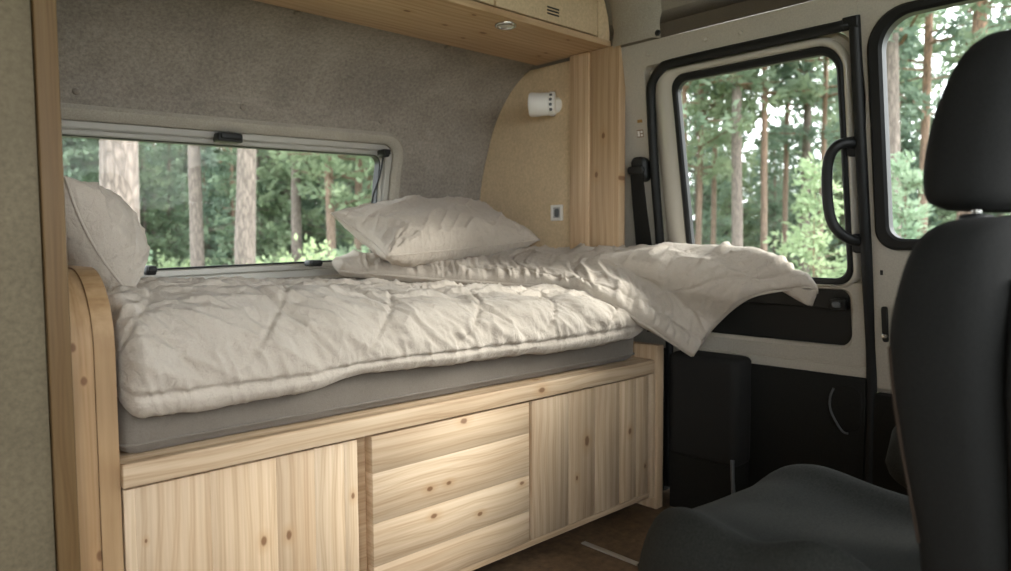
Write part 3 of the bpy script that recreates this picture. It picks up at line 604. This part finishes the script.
# ------------------------------------------------------------------ pillows
def pillow(name, c, ex, ey, hw, hh, T, label, seed, n=130, m=100, flange=0.0):
    ex = np.array(ex, float); ex /= np.linalg.norm(ex); ey = np.array(ey, float); ey -= ex*(ey@ex); ey /= np.linalg.norm(ey); ez = np.cross(ex, ey)
    u = np.linspace(-1, 1, n)[:, None]*np.ones((1, m)); v = np.linspace(-1, 1, m)[None, :]*np.ones((n, 1))
    px_ = u*(1-0.10*(1-v*v)**1.0*np.abs(u)**3); py_ = v*(1-0.13*(1-u*u)*np.abs(v)**3)
    t = T*np.maximum(0, (1-u**4)*(1-v**4))**0.5*(0.72+0.28*(1-u*u)*(1-v*v))
    t += 0.0025
    rad = np.minimum(np.hypot(u+1, v+1), np.minimum(np.hypot(u-1, v+1), np.minimum(np.hypot(u+1, v-1), np.hypot(u-1, v-1))))
    ang = np.arctan2(1-np.abs(v), 1-np.abs(u)+1e-6); side = np.sign(u)*2+np.sign(v)
    a = u*hw; b = v*hh; en = np.minimum(1-np.abs(u), 1-np.abs(v)); ef = np.clip(en/0.12, 0, 1)
    wr = 0.022*np.exp(-(rad/0.5)**2)*(ridge(ang*5.5+side*7, rad*3, seed, 2)-0.4)*ef
    wr += 0.016*np.exp(-en/0.3)*ef*(ridge(np.where(1-np.abs(u) < 1-np.abs(v), b, a)*32, en*2.5, seed+3, 2)-0.4)
    wr += (0.017*(ridge((a*0.9+b*0.5)*9, (b-a*0.5)*4, seed+5, 2)-0.4)+0.009*(ridge((a*0.7-b*0.8)*20, (a+b)*6, seed+6, 2.2)-0.4))*ef
    sag = 0.03*(u*u-0.4)*0+0.0
    mid = np.array(c)+px_[..., None]*hw*ex+py_[..., None]*hh*ey+ez*(0.018*(np.abs(u*v))**2)[..., None]
    root = thing(name, (c[0], c[1], float(mid[..., 2].min())), label, 'pillow')
    slab('cushion', mid, t+wr, t*0.85+wr*0.6, PILLOWM, root)
    loop = [mid[i, 0] for i in range(0, n, 6)]+[mid[n-1, j] for j in range(0, m, 6)]+[mid[i, m-1] for i in range(n-1, 0, -6)]+[mid[0, j] for j in range(m-1, 0, -6)]
    tube('piping', loop, 0.0035, PILLOWM, root, 6, closed=True)
    return root
# right pillow: lower edge towards the aisle, upper edge resting against the curved wall
A = on(337, 217, 1, 2.36); B = on(497, 199, 1, 2.36); Cc = on(538, 243, 1, 2.03); D = on(388, 248, 1, 2.03)
pc = (A+B+Cc+D)/4
pillow('pillow', pc+np.array([0.012, 0.055, -0.022]), B-A+Cc-D, A-D+B-Cc, np.linalg.norm(B-A+Cc-D)/4*0.99, np.linalg.norm(A-D+B-Cc)/4*1.03, 0.115, 'plump cream pillow lying on the folded duvet by the plywood panel', 81)
pillow('pillow', (0.500, 2.14, 0.985), (0.22, 1, 0), (-0.42, 0, 0.91), 0.29, 0.150, 0.115, 'cream pillow leaning upright at the bed end by the wardrobe', 95)

# ------------------------------------------------------------------ wardrobe in the foreground
wd = thing('wardrobe', (-0.2, 1.95, 0.0), 'tall plywood wardrobe with pine edge at the foot of the bed', 'wardrobe')
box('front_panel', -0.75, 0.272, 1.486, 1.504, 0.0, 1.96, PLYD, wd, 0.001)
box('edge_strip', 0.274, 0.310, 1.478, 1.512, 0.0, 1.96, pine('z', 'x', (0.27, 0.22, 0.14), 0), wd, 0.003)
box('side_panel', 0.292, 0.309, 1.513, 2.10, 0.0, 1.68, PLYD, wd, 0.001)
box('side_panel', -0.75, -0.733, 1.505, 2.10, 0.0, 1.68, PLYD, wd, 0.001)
box('back_panel', -0.73, 0.29, 2.085, 2.10, 0.0, 1.68, PLYD, wd, 0.001)

# ------------------------------------------------------------------ overhead cabinet
oc = thing('overhead_cabinet', (1.25, 1.91, 1.693), 'pine overhead cabinet above the bed with slotted flap doors', 'cabinet')
bb = box('bottom_board', 0.316, 2.166, 1.720, 2.104, 1.693, 1.715, pine('x', 'y', (0.98, 0.93, 0.87), 0), oc, 0.002)
add_knots(bb, 'x', 'y', [(on(a_, b_, 2, 1.693), r_) for a_, b_, r_ in ((407, 11, .008), (445, 25, .007), (483, 33, .009), (474, 15, .006), (463, 38, .006), (539, 56, .006), (546, 53, .006), (568, 40, .006))])
lp = [(2.082, 1.7165), (2.158, 1.7165)]+[(float(np.interp(z, [a[1] for a in rp[:20]], [a[0] for a in rp[:20]]))-0.006, z) for z in np.linspace(1.73, 1.93, 8)]+[(2.0, 1.955), (1.95, 1.965), (1.95, 1.90), (2.082, 1.90)]
loops_mesh('end_panel', [([(2.082, 1.7165), (2.150, 1.7165), (2.145, 1.76), (2.138, 1.80), (2.12, 1.85), (2.082, 1.895)], 0), ([(2.082, 1.7165), (2.150, 1.7165), (2.145, 1.76), (2.138, 1.80), (2.12, 1.85), (2.082, 1.895)], 0.30)], lambda s, t, d: (s, 1.726+d, t), PLY, oc, cap0=True, cap1=True)
for x0, x1 in ((1.578, 2.078), (1.07, 1.572), (0.57, 1.064)):
    d = box('flap_door', x0, x1, 1.726, 1.744, 1.722, 1.905, PLY, oc, 0.003)
    if x0 > 1.5:
        for i in range(3): z = 1.770-i*0.0105; box('vent_slot', 1.812, 1.872, 1.7252, 1.7275, z-0.0028, z+0.0028, PLASTIC, d, 0.0005, 1)
box('back_panel', 0.57, 2.08, 1.95, 1.965, 1.716, 1.90, PLY, oc, 0.001)
dl = thing('downlight', (1.662, 1.76, 1.693), 'small round metal downlight under the overhead cabinet', 'light')
lr = [(1.0, 0.0), (1.0, -0.006), (0.86, -0.009), (0.80, -0.004), (0.74, -0.001)]
V = [(1.668+0.036*r*math.cos(2*math.pi*j/28), 1.778+0.036*r*math.sin(2*math.pi*j/28), 1.693+z) for r, z in lr for j in range(28)]
obj('bezel', V, [(i*28+j, i*28+(j+1) % 28, (i+1)*28+(j+1) % 28, (i+1)*28+j) for i in range(4) for j in range(28)], CHROME, dl, smooth=True)
disc('lens', (1.668, 1.778, 1.692), (0, 0, -1), 0.027, 0.004, LAMPM, dl, 24)

# ------------------------------------------------------------------ small things on the panel
wl_ = thing('wall_lamp', (2.10, 2.09, 1.47), 'small white barrel reading lamp on the plywood panel', 'lamp')
def cyl(name, c, ax, prof_, mat, parent, n=26, e=1.0):
    ax = Vector(ax).normalized(); a = Vector((0, 0, 1)).cross(ax).normalized(); b = ax.cross(a); V = []
    for r, h in prof_:
        for j in range(n):
            q = 2*math.pi*j/n; V.append(Vector(c)+a*math.cos(q)*r+b*math.sin(q)*r*e+ax*h)
    F = [(i*n+j, i*n+(j+1) % n, (i+1)*n+(j+1) % n, (i+1)*n+j) for i in range(len(prof_)-1) for j in range(n)]+[list(range(n)), list(range((len(prof_)-1)*n, len(prof_)*n))]
    return autosmooth(obj(name, V, F, mat, parent), 45)
lc = np.array([2.128, 1.985, 1.520]); la = np.array([-0.55, 0.83, 0.0])
cyl('mount', (2.158, 2.005, 1.520), (-1, 0, 0), [(0.032, 0), (0.032, 0.012), (0.024, 0.03)], WHITE, wl_)
bp_ = cyl('base_ring', lc, la, [(0.036, -0.004), (0.046, -0.001), (0.048, 0.004), (0.048, 0.018), (0.045, 0.020)], WHITE, wl_)
cyl('shade', lc+la*0.024, la, [(0.040, -0.006), (0.045, 0.0), (0.047, 0.04), (0.0485, 0.070), (0.046, 0.076), (0.036, 0.078)], WHITE, wl_)
sd_ = np.array([-0.83, -0.55, 0.0])
for a in (-0.62, -0.2, 0.2, 0.62):
    q = lc+la*0.010+sd_*0.048*math.cos(a)+np.array([0, 0, 0.048*math.sin(a)])
    disc('button', q, sd_*math.cos(a)+np.array([0, 0, math.sin(a)]), 0.0065, 0.003, GREYP, bp_, 10)
so = thing('wall_socket', (2.155, 2.0, 1.06), 'square pale grey power socket on the plywood panel', 'socket')
pm = lambda s, t, d: (2.158-d, s, t)
ring('frame', rrect(1.968, 2.030, 1.058, 1.122, 0.004, 5, 2), rrect(1.980, 2.018, 1.068, 1.112, 0.003, 5, 2), 0.0, 0.010, pm, WHITE, so, 0.002)
plate('insert', rrect(1.979, 2.019, 1.067, 1.113, 0.003, 4, 1), 0.0, 0.006, pm, MATS.setdefault('pg', plain('pale_grey_plastic', (0.45, 0.45, 0.44), 0.5)), so, 0.001)
plate('outlet', rrect(1.986, 2.010, 1.073, 1.107, 0.008, 6, 1), 0.006, 0.009, pm, GREYP, so, 0.002)

# seat belt on the pillar
sb = thing('seat_belt', (2.24, 1.68, 0.62), 'black seat belt hanging from a pillar anchor beside the door', 'seat belt')
plate('anchor_cover', rrect(1.598, 1.665, 1.195, 1.285, 0.025, 8, 1), 0.0, 0.034, wm, PLASTIC, sb, 0.010)
plate('anchor_bolt_cap', rrect(1.600, 1.672, 1.222, 1.250, 0.012, 6, 1), 0.034, 0.046, wm, PLASTIC, sb, 0.004)
V = []; F = []
bl = [(1.660, 1.605, 1.225, 0.040), (1.664, 1.602, 1.10, 0.042), (1.672, 1.600, 0.95, 0.036), (1.676, 1.604, 0.80, 0.026), (1.678, 1.606, 0.62, 0.016)]
for s0, s1, t, d in bl:
    for dd in (0.0, 0.003): V += [wm(s0, t, d+dd), wm(s1, t, d+dd)]
for i in range(len(bl)-1):
    a, b = i*4, i*4+4; F += [(a, a+1, b+1, b), (a+2, b+2, b+3, a+3), (a, b, b+2, a+2), (a+1, a+3, b+3, b+1)]
F += [(0, 2, 3, 1), (len(V)-4, len(V)-3, len(V)-1, len(V)-2)]
obj('webbing', V, F, TRIM, sb)

# wooden knob of the bed base peeping above the duvet by the pillar
kb = loops_mesh('wooden_ledge', [([(1.70+0.055*math.cos(a), 0.90+0.05*math.sin(a)) for a in np.linspace(0, 2*math.pi, 20, endpoint=False)], d) for d in (0, 0.02)], lambda s, t, d: (2.148-d, s, t-0.02), pine('y', 'z', (1, 0.95, 0.88), 0), None, cap0=True, cap1=True)
tag(kb, 'small rounded pine ledge end beside the pine board behind duvet', 'ledge')

# dark box between cabinet and door
sx = thing('storage_box', (2.24, 1.34, 0.0), 'dark fabric covered upright box between bed cabinet and sliding door', 'box')
softbox('cover', 2.205, 2.325, 1.225, 1.50, 0.20, 0.575, 0.02, BOXM, sx, None)
box('skirt', 2.215, 2.325, 1.24, 1.495, 0.0, 0.21, TRIM, sx, 0.004)
tube('leg', [(2.21, 1.24, 0.23), (2.205, 1.235, 0.16), (2.19, 1.22, 0.09), (2.17, 1.20, 0.008)], 0.007, GREYP, sx, 8, steps=4)

# ------------------------------------------------------------------ swivel seats
def loft(name, secs, mat, parent, fn, n=40, e=3.2, ang=60):
    # secs: (u centre, v centre, hu, hv, w)
    V = []
    for uc, vc, hu, hv, w in secs:
        for j in range(n):
            q = 2*math.pi*j/n; c, s = math.cos(q), math.sin(q)
            V.append(fn(uc+hu*math.copysign(abs(c)**(2/e), c), vc+hv*math.copysign(abs(s)**(2/e), s), w))
    m = len(secs); F = [(i*n+j, i*n+(j+1) % n, (i+1)*n+(j+1) % n, (i+1)*n+j) for i in range(m-1) for j in range(n)]+[list(range(n)), list(range((m-1)*n, m*n))]
    return autosmooth(obj(name, V, F, mat, parent), ang)
def smooth_secs(secs, k=5): return [tuple(r) for r in crspline(secs, len(secs)*k)]
FA = math.radians(85); ff = np.array([math.cos(FA), math.sin(FA), 0]); ll = np.array([math.sin(FA), -math.cos(FA), 0])
def seat(bx_, by_, dz, label):
    base = np.array([bx_, by_, 0.0])
    L = lambda l, f, z: tuple(base+ll*l+ff*f+np.array([0, 0, z+dz]))
    r = thing('swivel_seat', (bx_+ff[0]*0.2, by_+ff[1]*0.2, 0.0), label, 'seat', None)
    # backrest (front plane at f = 0)
    bk = loft('backrest', smooth_secs([(0, -0.095, 0.15, 0.055, 0.40), (0, -0.10, 0.18, 0.070, 0.47), (0, -0.098, 0.205, 0.075, 0.58), (0, -0.085, 0.232, 0.080, 0.72), (0, -0.075, 0.248, 0.080, 0.84), (0, -0.08, 0.246, 0.074, 0.92), (0, -0.085, 0.225, 0.064, 0.975), (0, -0.09, 0.18, 0.048, 1.000), (0, -0.09, 0.10, 0.02, 1.008)]), SEATM, r, L)
    loft('back_shell', smooth_secs([(0, -0.15, 0.16, 0.02, 0.42), (0, -0.165, 0.20, 0.022, 0.60), (0, -0.158, 0.215, 0.022, 0.80), (0, -0.15, 0.19, 0.02, 0.93)]), PLASTIC, r, L)
    c_, s_ = math.cos(math.radians(152)), math.sin(math.radians(152)); kx = -abs(c_)**(2/3.2); ky = abs(s_)**(2/3.2)
    tube('edge_seam', [L(hu*kx-0.001, vc+hv*ky+0.001, z) for vc, hu, hv, z in ((-0.098, 0.205, 0.075, 0.58), (-0.092, 0.219, 0.078, 0.65), (-0.085, 0.232, 0.080, 0.72), (-0.079, 0.241, 0.0805, 0.78), (-0.075, 0.248, 0.080, 0.84))], 0.0025, SEAMM, bk, 6, steps=4)
    hr = loft('headrest', smooth_secs([(0, -0.058, 0.115, 0.032, 1.018), (0, -0.058, 0.142, 0.056, 1.034), (0, -0.062, 0.148, 0.064, 1.08), (0, -0.072, 0.142, 0.064, 1.15), (0, -0.085, 0.122, 0.056, 1.215), (0, -0.094, 0.09, 0.042, 1.248), (0, -0.098, 0.045, 0.018, 1.258)]), SEATM, r, L, e=2.8)
    for s in (-1, 1):
        tube('headrest_post', [L(s*0.075, -0.065, 0.985), L(s*0.075, -0.065, 1.05)], 0.0065, CHROME, hr, 10)
        loft('post_collar', [(s*0.075, -0.065, 0.026, 0.018, 1.000), (s*0.075, -0.065, 0.026, 0.018, 1.010), (s*0.075, -0.065, 0.02, 0.014, 1.013)], PLASTIC, bk, L, 20, 3)
    # seat cushion, raised side bolsters
    nu, nv = 48, 44
    V = []; F = []
    uu_ = np.linspace(-1, 1, nu); vv_ = np.linspace(-1, 1, nv)
    for sgn in (1, -1):
        for a in uu_:
            for b in vv_:
                # squircle map
                x = a*math.sqrt(1-b*b*0.30); y = b*math.sqrt(1-a*a*0.30)
                k_ = max(0.0, (1-a**6)*(1-b**6))**0.4
                t = 0.075*k_
                z = 0.395+sgn*t
                if sgn > 0: z += k_*(0.035*math.exp(-((abs(a)-0.78)/0.17)**2)-0.012*math.exp(-(a/0.5)**2)+0.022*math.exp(-((b-0.55)/0.4)**2)+0.05*math.exp(-((a+0.78)/0.2)**2-((b+0.45)/0.35)**2))
                V.append(L(0.01+x*0.282, 0.185+y*0.265, z))
    F = gridfaces(nu, nv)+gridfaces(nu, nv, nu*nv, True)
    bd = [i*nv for i in range(nu)]+[(nu-1)*nv+j for j in range(1, nv)]+[i*nv+nv-1 for i in range(nu-2, -1, -1)]+[j for j in range(nv-2, 0, -1)]
    F += [(bd[i], bd[(i+1) % len(bd)], bd[(i+1) % len(bd)]+nu*nv, bd[i]+nu*nv) for i in range(len(bd))]
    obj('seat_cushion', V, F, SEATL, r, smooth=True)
    loft('pedestal', [(0, 0.20, 0.20, 0.20, -dz), (0, 0.20, 0.20, 0.20, 0.18), (0, 0.20, 0.17, 0.17, 0.26), (0, 0.20, 0.17, 0.17, 0.335)], PLASTIC, r, L, 32, 4)
    return r
seat(1.226, 0.342, 0.0, 'dark grey fabric swivel seat with headrest facing the bed')
seat(1.90, 0.16, 0.085, 'second dark seat behind the swivel seat near the front door')

# ------------------------------------------------------------------ forest outside
GZ = -0.62
gv = []; R_ = 70; gn = 40
gx = np.linspace(-R_, R_, gn); GX, GY = np.meshgrid(gx, gx, indexing='ij'); GZZ = GZ+0.35*(fnoise(GX*0.08+9, GY*0.08, 101)-0.5)*np.clip((np.hypot(GX, GY)-6)/10, 0, 1)
gr = obj('ground', np.stack([GX, GY, GZZ], 2).reshape(-1, 3), gridfaces(gn, gn), SOIL, None, smooth=True, recalc=False); struct(gr, 'brown green forest ground outside the van', 'ground')
BARK = [bark('pine_bark', (0.205, 0.168, 0.145), (0.27, 0.18, 0.125), 9.0), bark('orange_bark', (0.23, 0.165, 0.125), (0.33, 0.195, 0.125), 4.0)]
NEEDLE = [leaf('pine_needles', (0.17, 0.235, 0.165), (0.33, 0.40, 0.295)), leaf('spruce_needles', (0.145, 0.205, 0.15), (0.27, 0.335, 0.24))]  # pale greyed greens: the forest haze is put into the needle colours
LEAF = [leaf('bush_leaves', (0.26, 0.345, 0.225), (0.42, 0.50, 0.345), 0.45), leaf('young_pine_needles', (0.27, 0.36, 0.235), (0.43, 0.51, 0.35), 0.45)]  # haze mixed into these leaf colours as well
GRASS = leaf('undergrowth_leaves', (0.34, 0.39, 0.24), (0.55, 0.55, 0.40), 0.4)
def trunk_mesh(h, r, seed, nr=22, ns=14):
    rg = np.random.default_rng(seed); V = []; ph = rg.uniform(0, 6, 2)
    for i in range(nr):
        z = h*(i/(nr-1))**1.3; k_ = (1-0.75*z/h)*(1+0.35*math.exp(-z/0.35)); cx = 0.10*math.sin(z*0.35+ph[0])-0.10*math.sin(ph[0]); cy = 0.10*math.sin(z*0.3+ph[1])-0.10*math.sin(ph[1])
        for j in range(ns):
            q = 2*math.pi*j/ns; rr = r*k_*(1+rg.uniform(-0.05, 0.05)); V.append((cx+rr*math.cos(q), cy+rr*math.sin(q), z-0.1))
    F = [(i*ns+j, i*ns+(j+1) % ns, (i+1)*ns+(j+1) % ns, (i+1)*ns+j) for i in range(nr-1) for j in range(ns)]+[list(range((nr-1)*ns, nr*ns))]
    return V, F
def needles(centers, dirs, per, ln, wd, rg):
    n = len(centers); C_ = np.repeat(centers, per, 0)+rg.normal(0, 0.06, (n*per, 3)); D_ = np.repeat(dirs, per, 0)+rg.normal(0, 0.75, (n*per, 3)); D_ /= np.linalg.norm(D_, axis=1, keepdims=True)
    S_ = np.cross(D_, rg.normal(0, 1, (n*per, 3))); S_ /= np.linalg.norm(S_, axis=1, keepdims=True); l = ln*rg.uniform(0.6, 1.3, (n*per, 1)); w = wd*rg.uniform(0.7, 1.3, (n*per, 1))
    V = np.stack([C_-S_*w*0.5, C_+D_*l*0.55+S_*w*0.5*0, C_+S_*w*0.5, C_+D_*l], 1); V[:, 1] = C_+D_*l*0.5-S_*w; V[:, 2] = C_+D_*l; V[:, 3] = C_+D_*l*0.5+S_*w; V[:, 0] = C_
    return V.reshape(-1, 3), np.arange(n*per*4).reshape(-1, 4)
def crown_pts(h0, h1, rmax, seed, whorl=0.45, nb=6, top=True, droop=0.15):
    rg = np.random.default_rng(seed); C_ = []; D_ = []; BR = []
    z = h0
    while z < h1:
        f = (z-h0)/(h1-h0); L_ = rmax*(1-f*0.85 if top else (0.45+0.9*math.sin(math.pi*min(1, f*0.9+0.1))))*rg.uniform(0.75, 1.15)
        for b in range(nb):
            q = rg.uniform(0, 2*math.pi); L1 = L_*rg.uniform(0.5, 1.1); zz = z+rg.uniform(-0.2, 0.2)
            dz = rg.uniform(-0.1, 0.35)-droop; e = np.array([math.cos(q)*L1, math.sin(q)*L1, dz*L1]); s = np.array([0, 0, zz]); BR.append((s, s+e))
            k_ = max(3, int(L1/0.16))
            for i in range(k_):
                t = 0.25+0.75*(i+rg.uniform(0, 1))/k_; sd = rg.normal(0, 0.16*L1**0.5, 3)*np.array([1, 1, 0.45]); C_.append(s+e*t+sd); D_.append(e/max(L1, 1e-3)+np.array([0, 0, 0.25]))
        z += whorl*rg.uniform(0.7, 1.3)
    return np.array(C_), np.array(D_), BR
def branches_mesh(BR, r):
    V = []; F = []
    for a, b in BR:
        d = b-a; s = np.cross(d, [0, 0, 1.0]); s /= max(np.linalg.norm(s), 1e-6); u = np.cross(d, s); u /= max(np.linalg.norm(u), 1e-6); o = len(V)
        for c, rr in ((a, r), (b, r*0.3)):
            for k_ in range(3): q = 2.0944*k_; V.append(c+s*math.cos(q)*rr+u*math.sin(q)*rr)
        F += [(o, o+1, o+4, o+3), (o+1, o+2, o+5, o+4), (o+2, o, o+3, o+5)]
    return V, F
def proto_mesh(name, V, F, mat, smooth=False):
    me = bpy.data.meshes.new(name); me.from_pydata(np.asarray(V).tolist(), [], [list(map(int, f)) for f in F])
    if smooth: me.polygons.foreach_set('use_smooth', [True]*len(me.polygons))
    me.materials.append(mat); return me
TR = []; 
for i in range(4): V, F = trunk_mesh(15.0, 0.16, 200+i); TR.append([proto_mesh('trunk', V, F, BARK[b], True) for b in (0, 1)])
PINE = []
for i in range(4):
    C_, D_, BR = crown_pts([4.2, 3.2, 5.0, 2.6][i], 15.0, 2.1, 300+i, 0.62, 4, False, 0.0)
    V, F = needles(C_, D_, 9, 0.24, 0.045, np.random.default_rng(400+i)); PINE.append((proto_mesh('needle_crown', V, F, NEEDLE[0]), proto_mesh('branches', *branches_mesh(BR, 0.03), BARK[1])))
SPRUCE = []
for i in range(3):
    C_, D_, BR = crown_pts(0.25, 8.5, 1.9, 340+i, 0.30, 7, True, 0.2)
    V, F = needles(C_, D_, 7, 0.20, 0.045, np.random.default_rng(440+i)); SPRUCE.append((proto_mesh('needle_crown', V, F, NEEDLE[1]), proto_mesh('branches', *branches_mesh(BR, 0.025), BARK[0])))
YOUNG = []
for i in range(2):
    C_, D_, BR = crown_pts(0.2, 3.2, 1.2, 360+i, 0.26, 6, True, 0.0)
    V, F = needles(C_, D_, 8, 0.17, 0.03, np.random.default_rng(460+i)); YOUNG.append((proto_mesh('needle_crown', V, F, LEAF[1]), proto_mesh('branches', *branches_mesh(BR, 0.012), BARK[1])))
BUSH = []
for i in range(3):
    rg = np.random.default_rng(480+i); n = 520; d = rg.normal(0, 1, (n, 3)); d /= np.linalg.norm(d, axis=1, keepdims=True); d[:, 2] = np.abs(d[:, 2]); rr = rg.uniform(0.45, 1.0, (n, 1))
    lob = 1+0.35*np.sin(d[:, :1]*5+i)*np.cos(d[:, 1:2]*4+i); Cb = d*rr*lob*np.array([1, 1, 1.15])+np.array([0, 0, 0.12])
    V, F = needles(Cb, d, 8, 0.10, 0.032, rg); st = [(np.array([0, 0, -0.1]), p*0.8) for p in Cb[::18]]
    BUSH.append((proto_mesh('leaf_mass', V, F, LEAF[0]), proto_mesh('stems', *branches_mesh(st, 0.012), BARK[0])))
def gpos(pxx, dist):
    d = ray(pxx, 238); d = d/np.hypot(d[0], d[1]); return CAM[0]+d[0]*dist, CAM[1]+d[1]*dist
def place(name, meshes, x, y, s, label, cat, group, rz=None, sz=None):
    z = GZ+0.35*(float(fnoise(np.array([x*0.08+9]), np.array([y*0.08]), 101)[0])-0.5)*min(max((math.hypot(x, y)-6)/10, 0), 1)
    r = bpy.data.objects.new(name, None); r.empty_display_size = 0.2; col.objects.link(r); r.location = (x, y, z-0.05)
    r.rotation_euler = (0, 0, random.uniform(0, 6.28) if rz is None else rz); r.scale = (s, s, sz or s); tag(r, label, cat, group)
    for nm, me, k_ in meshes:
        o = bpy.data.objects.new(nm, me); col.objects.link(o); o.parent = r; o.scale = k_
        if nm in ('needle_crown', 'leaf_mass'): o['kind'] = 'stuff'
    return r
def pine_at(pxx, wpx, dist, b, label, group=None, variant=None, crown=True):
    dia = wpx*dist/FPX; s = random.uniform(0.95, 1.1); k_ = (dia/0.30)/s; v = random.randrange(4) if variant is None else variant
    x, y = gpos(pxx, dist); ms = [('trunk', TR[v][b], (k_, k_, 1))]
    if crown: ms += [('needle_crown', PINE[v][0], (1, 1, 1)), ('branches', PINE[v][1], (1, 1, 1))]
    return place('pine_tree', ms, x, y, s, label, 'tree', group)
pine_at(116, 33, 8.0, 0, 'thick grey furrowed pine trunk close outside the bed window above the leaning pillow', None, 2)
pine_at(197, 12, 17.0, 0, 'slim grey pine trunk between the two thickest trunks behind the bed window', None, 0)
pine_at(241, 19, 12.0, 0, 'broad pale pine trunk below the black top latch of the bed window', None, 2)
pine_at(296, 10, 19.0, 0, 'slender grey pine trunk above the lower sill latch of bed window', None, 2)
g1 = 'reddish pines at the rod end of the bed window'
for a, w, d in ((332, 9, 17), (357, 8, 18.5), (373, 6.5, 20)): pine_at(a, w, d, 1, 'reddish slender pine trunk near the stay rod end of the bed window', g1)
g2 = 'thin orange pines behind the sliding door glass'
for a, w, d in ((683, 6, 17), (697, 6, 18.5), (713, 5, 20), (765, 6.5, 17.5), (785, 5, 21), (819, 5, 19)): pine_at(a, w, d, 1, 'thin orange pine trunk seen through the sliding door window', g2)
pine_at(739, 11, 17, 0, 'straight pale grey pine trunk in the middle of the sliding door window', None, 2)
pine_at(805, 8.5, 20, 0, 'tall grey brown pine trunk beside the grab handle', None, 0)
pine_at(896, 13, 14, 0, 'pale pine trunk hard against the front door window edge', None, 2)
pine_at(922, 8, 17, 1, 'thin reddish pine trunk between pale trunk and headrest', None, 0)
pine_at(960, 14, 15, 1, 'orange barked pine trunk rising above the seat headrest', None, 2)
WIN = lambda a: 'bed window' if a < 500 else ('sliding door window' if a < 868 else 'front door window')
g3 = 'dense dark conifers at the back of the forest'
rnd = random.Random(5)
for dist, step in ((24, 36), (30, 26), (37, 22), (44, 22)):
    a = 20+rnd.uniform(0, 20)
    while a < 1010:
        if a < 420 or a > 630:
            v = rnd.randrange(3); x, y = gpos(a+rnd.uniform(-8, 8), dist+rnd.uniform(-3, 3)); s = rnd.uniform(0.45, 0.8)*(1.35 if a < 500 else 1.05)
            place('conifer', [('needle_crown', SPRUCE[v][0], (1, 1, 1)), ('branches', SPRUCE[v][1], (1, 1, 1)), ('trunk', TR[v][0], (0.6, 0.6, 0.56))], x, y, s, 'dark green bushy conifer in the dense forest seen through the '+WIN(a), 'tree', g3+' behind the '+WIN(a))
        a += step*rnd.uniform(0.8, 1.2)
g5 = 'tall pines filling the forest background'
for k_ in range(26):
    a = rnd.choice([rnd.uniform(30, 420), rnd.uniform(640, 1010)]); pine_at(a, 3.2, rnd.uniform(30, 48), 1, 'tall distant pine with feathery crown seen through the '+WIN(a), g5+' behind the '+WIN(a))
g4 = 'light green leafy bushes at the forest edge'
for k_ in range(34):
    a = rnd.uniform(60, 420) if k_ < 20 else rnd.uniform(650, 980); dist = rnd.uniform(9, 19); x, y = gpos(a, dist); v = rnd.randrange(3)
    if min(abs(a-q) for q in (116, 241))*dist/FPX < 0.5 and dist < 12: continue
    s = rnd.uniform(0.75, 1.15)*(1.0 if a < 500 else 0.62); place('bush', [('leaf_mass', BUSH[v][0], (1, 1, 1)), ('stems', BUSH[v][1], (1, 1, 1))], x, y, s, 'light green leafy bush low at the forest edge behind the '+WIN(a), 'bush', g4+' behind the '+WIN(a))
for a, dist, s, lb_ in ((815, 11, 0.80, 'bright young pine sapling behind the grab handle in the door window'), (905, 12, 0.85, 'bright young pine sapling low in the front door window')):
    x, y = gpos(a, dist); v = 0 if a < 850 else 1
    place('pine_sapling', [('needle_crown', YOUNG[v][0], (1, 1, 1)), ('branches', YOUNG[v][1], (1, 1, 1)), ('trunk', TR[v][1], (0.12, 0.12, 0.2))], x, y, s, lb_, 'tree', None)
# undergrowth blades
rg = np.random.default_rng(900); n = 16000; az = rg.uniform(math.radians(5), math.radians(85), n); dd = rg.uniform(5.5, 34, n)
bxv = np.stack([dd*np.cos(az), dd*np.sin(az), np.zeros(n)], 1); bxv[:, 2] = GZ+0.35*(fnoise(bxv[:, 0]*0.08+9, bxv[:, 1]*0.08, 101)-0.5)*np.clip((dd-6)/10, 0, 1)-0.02
hh = rg.uniform(0.15, 0.6, (n, 1)); dr = rg.normal(0, 0.35, (n, 3)); dr[:, 2] = 1; sd = rg.normal(0, 1, (n, 3)); sd[:, 2] = 0; sd /= np.linalg.norm(sd, axis=1, keepdims=True)
V = np.stack([bxv-sd*0.03, bxv+sd*0.03, bxv+dr*hh], 1).reshape(-1, 3)
ug = bpy.data.objects.new('undergrowth', proto_mesh('undergrowth', V, np.arange(n*3).reshape(-1, 3), GRASS)); col.objects.link(ug); ug['kind'] = 'stuff'; tag(ug, 'pale green and straw coloured undergrowth on the forest ground', 'undergrowth')
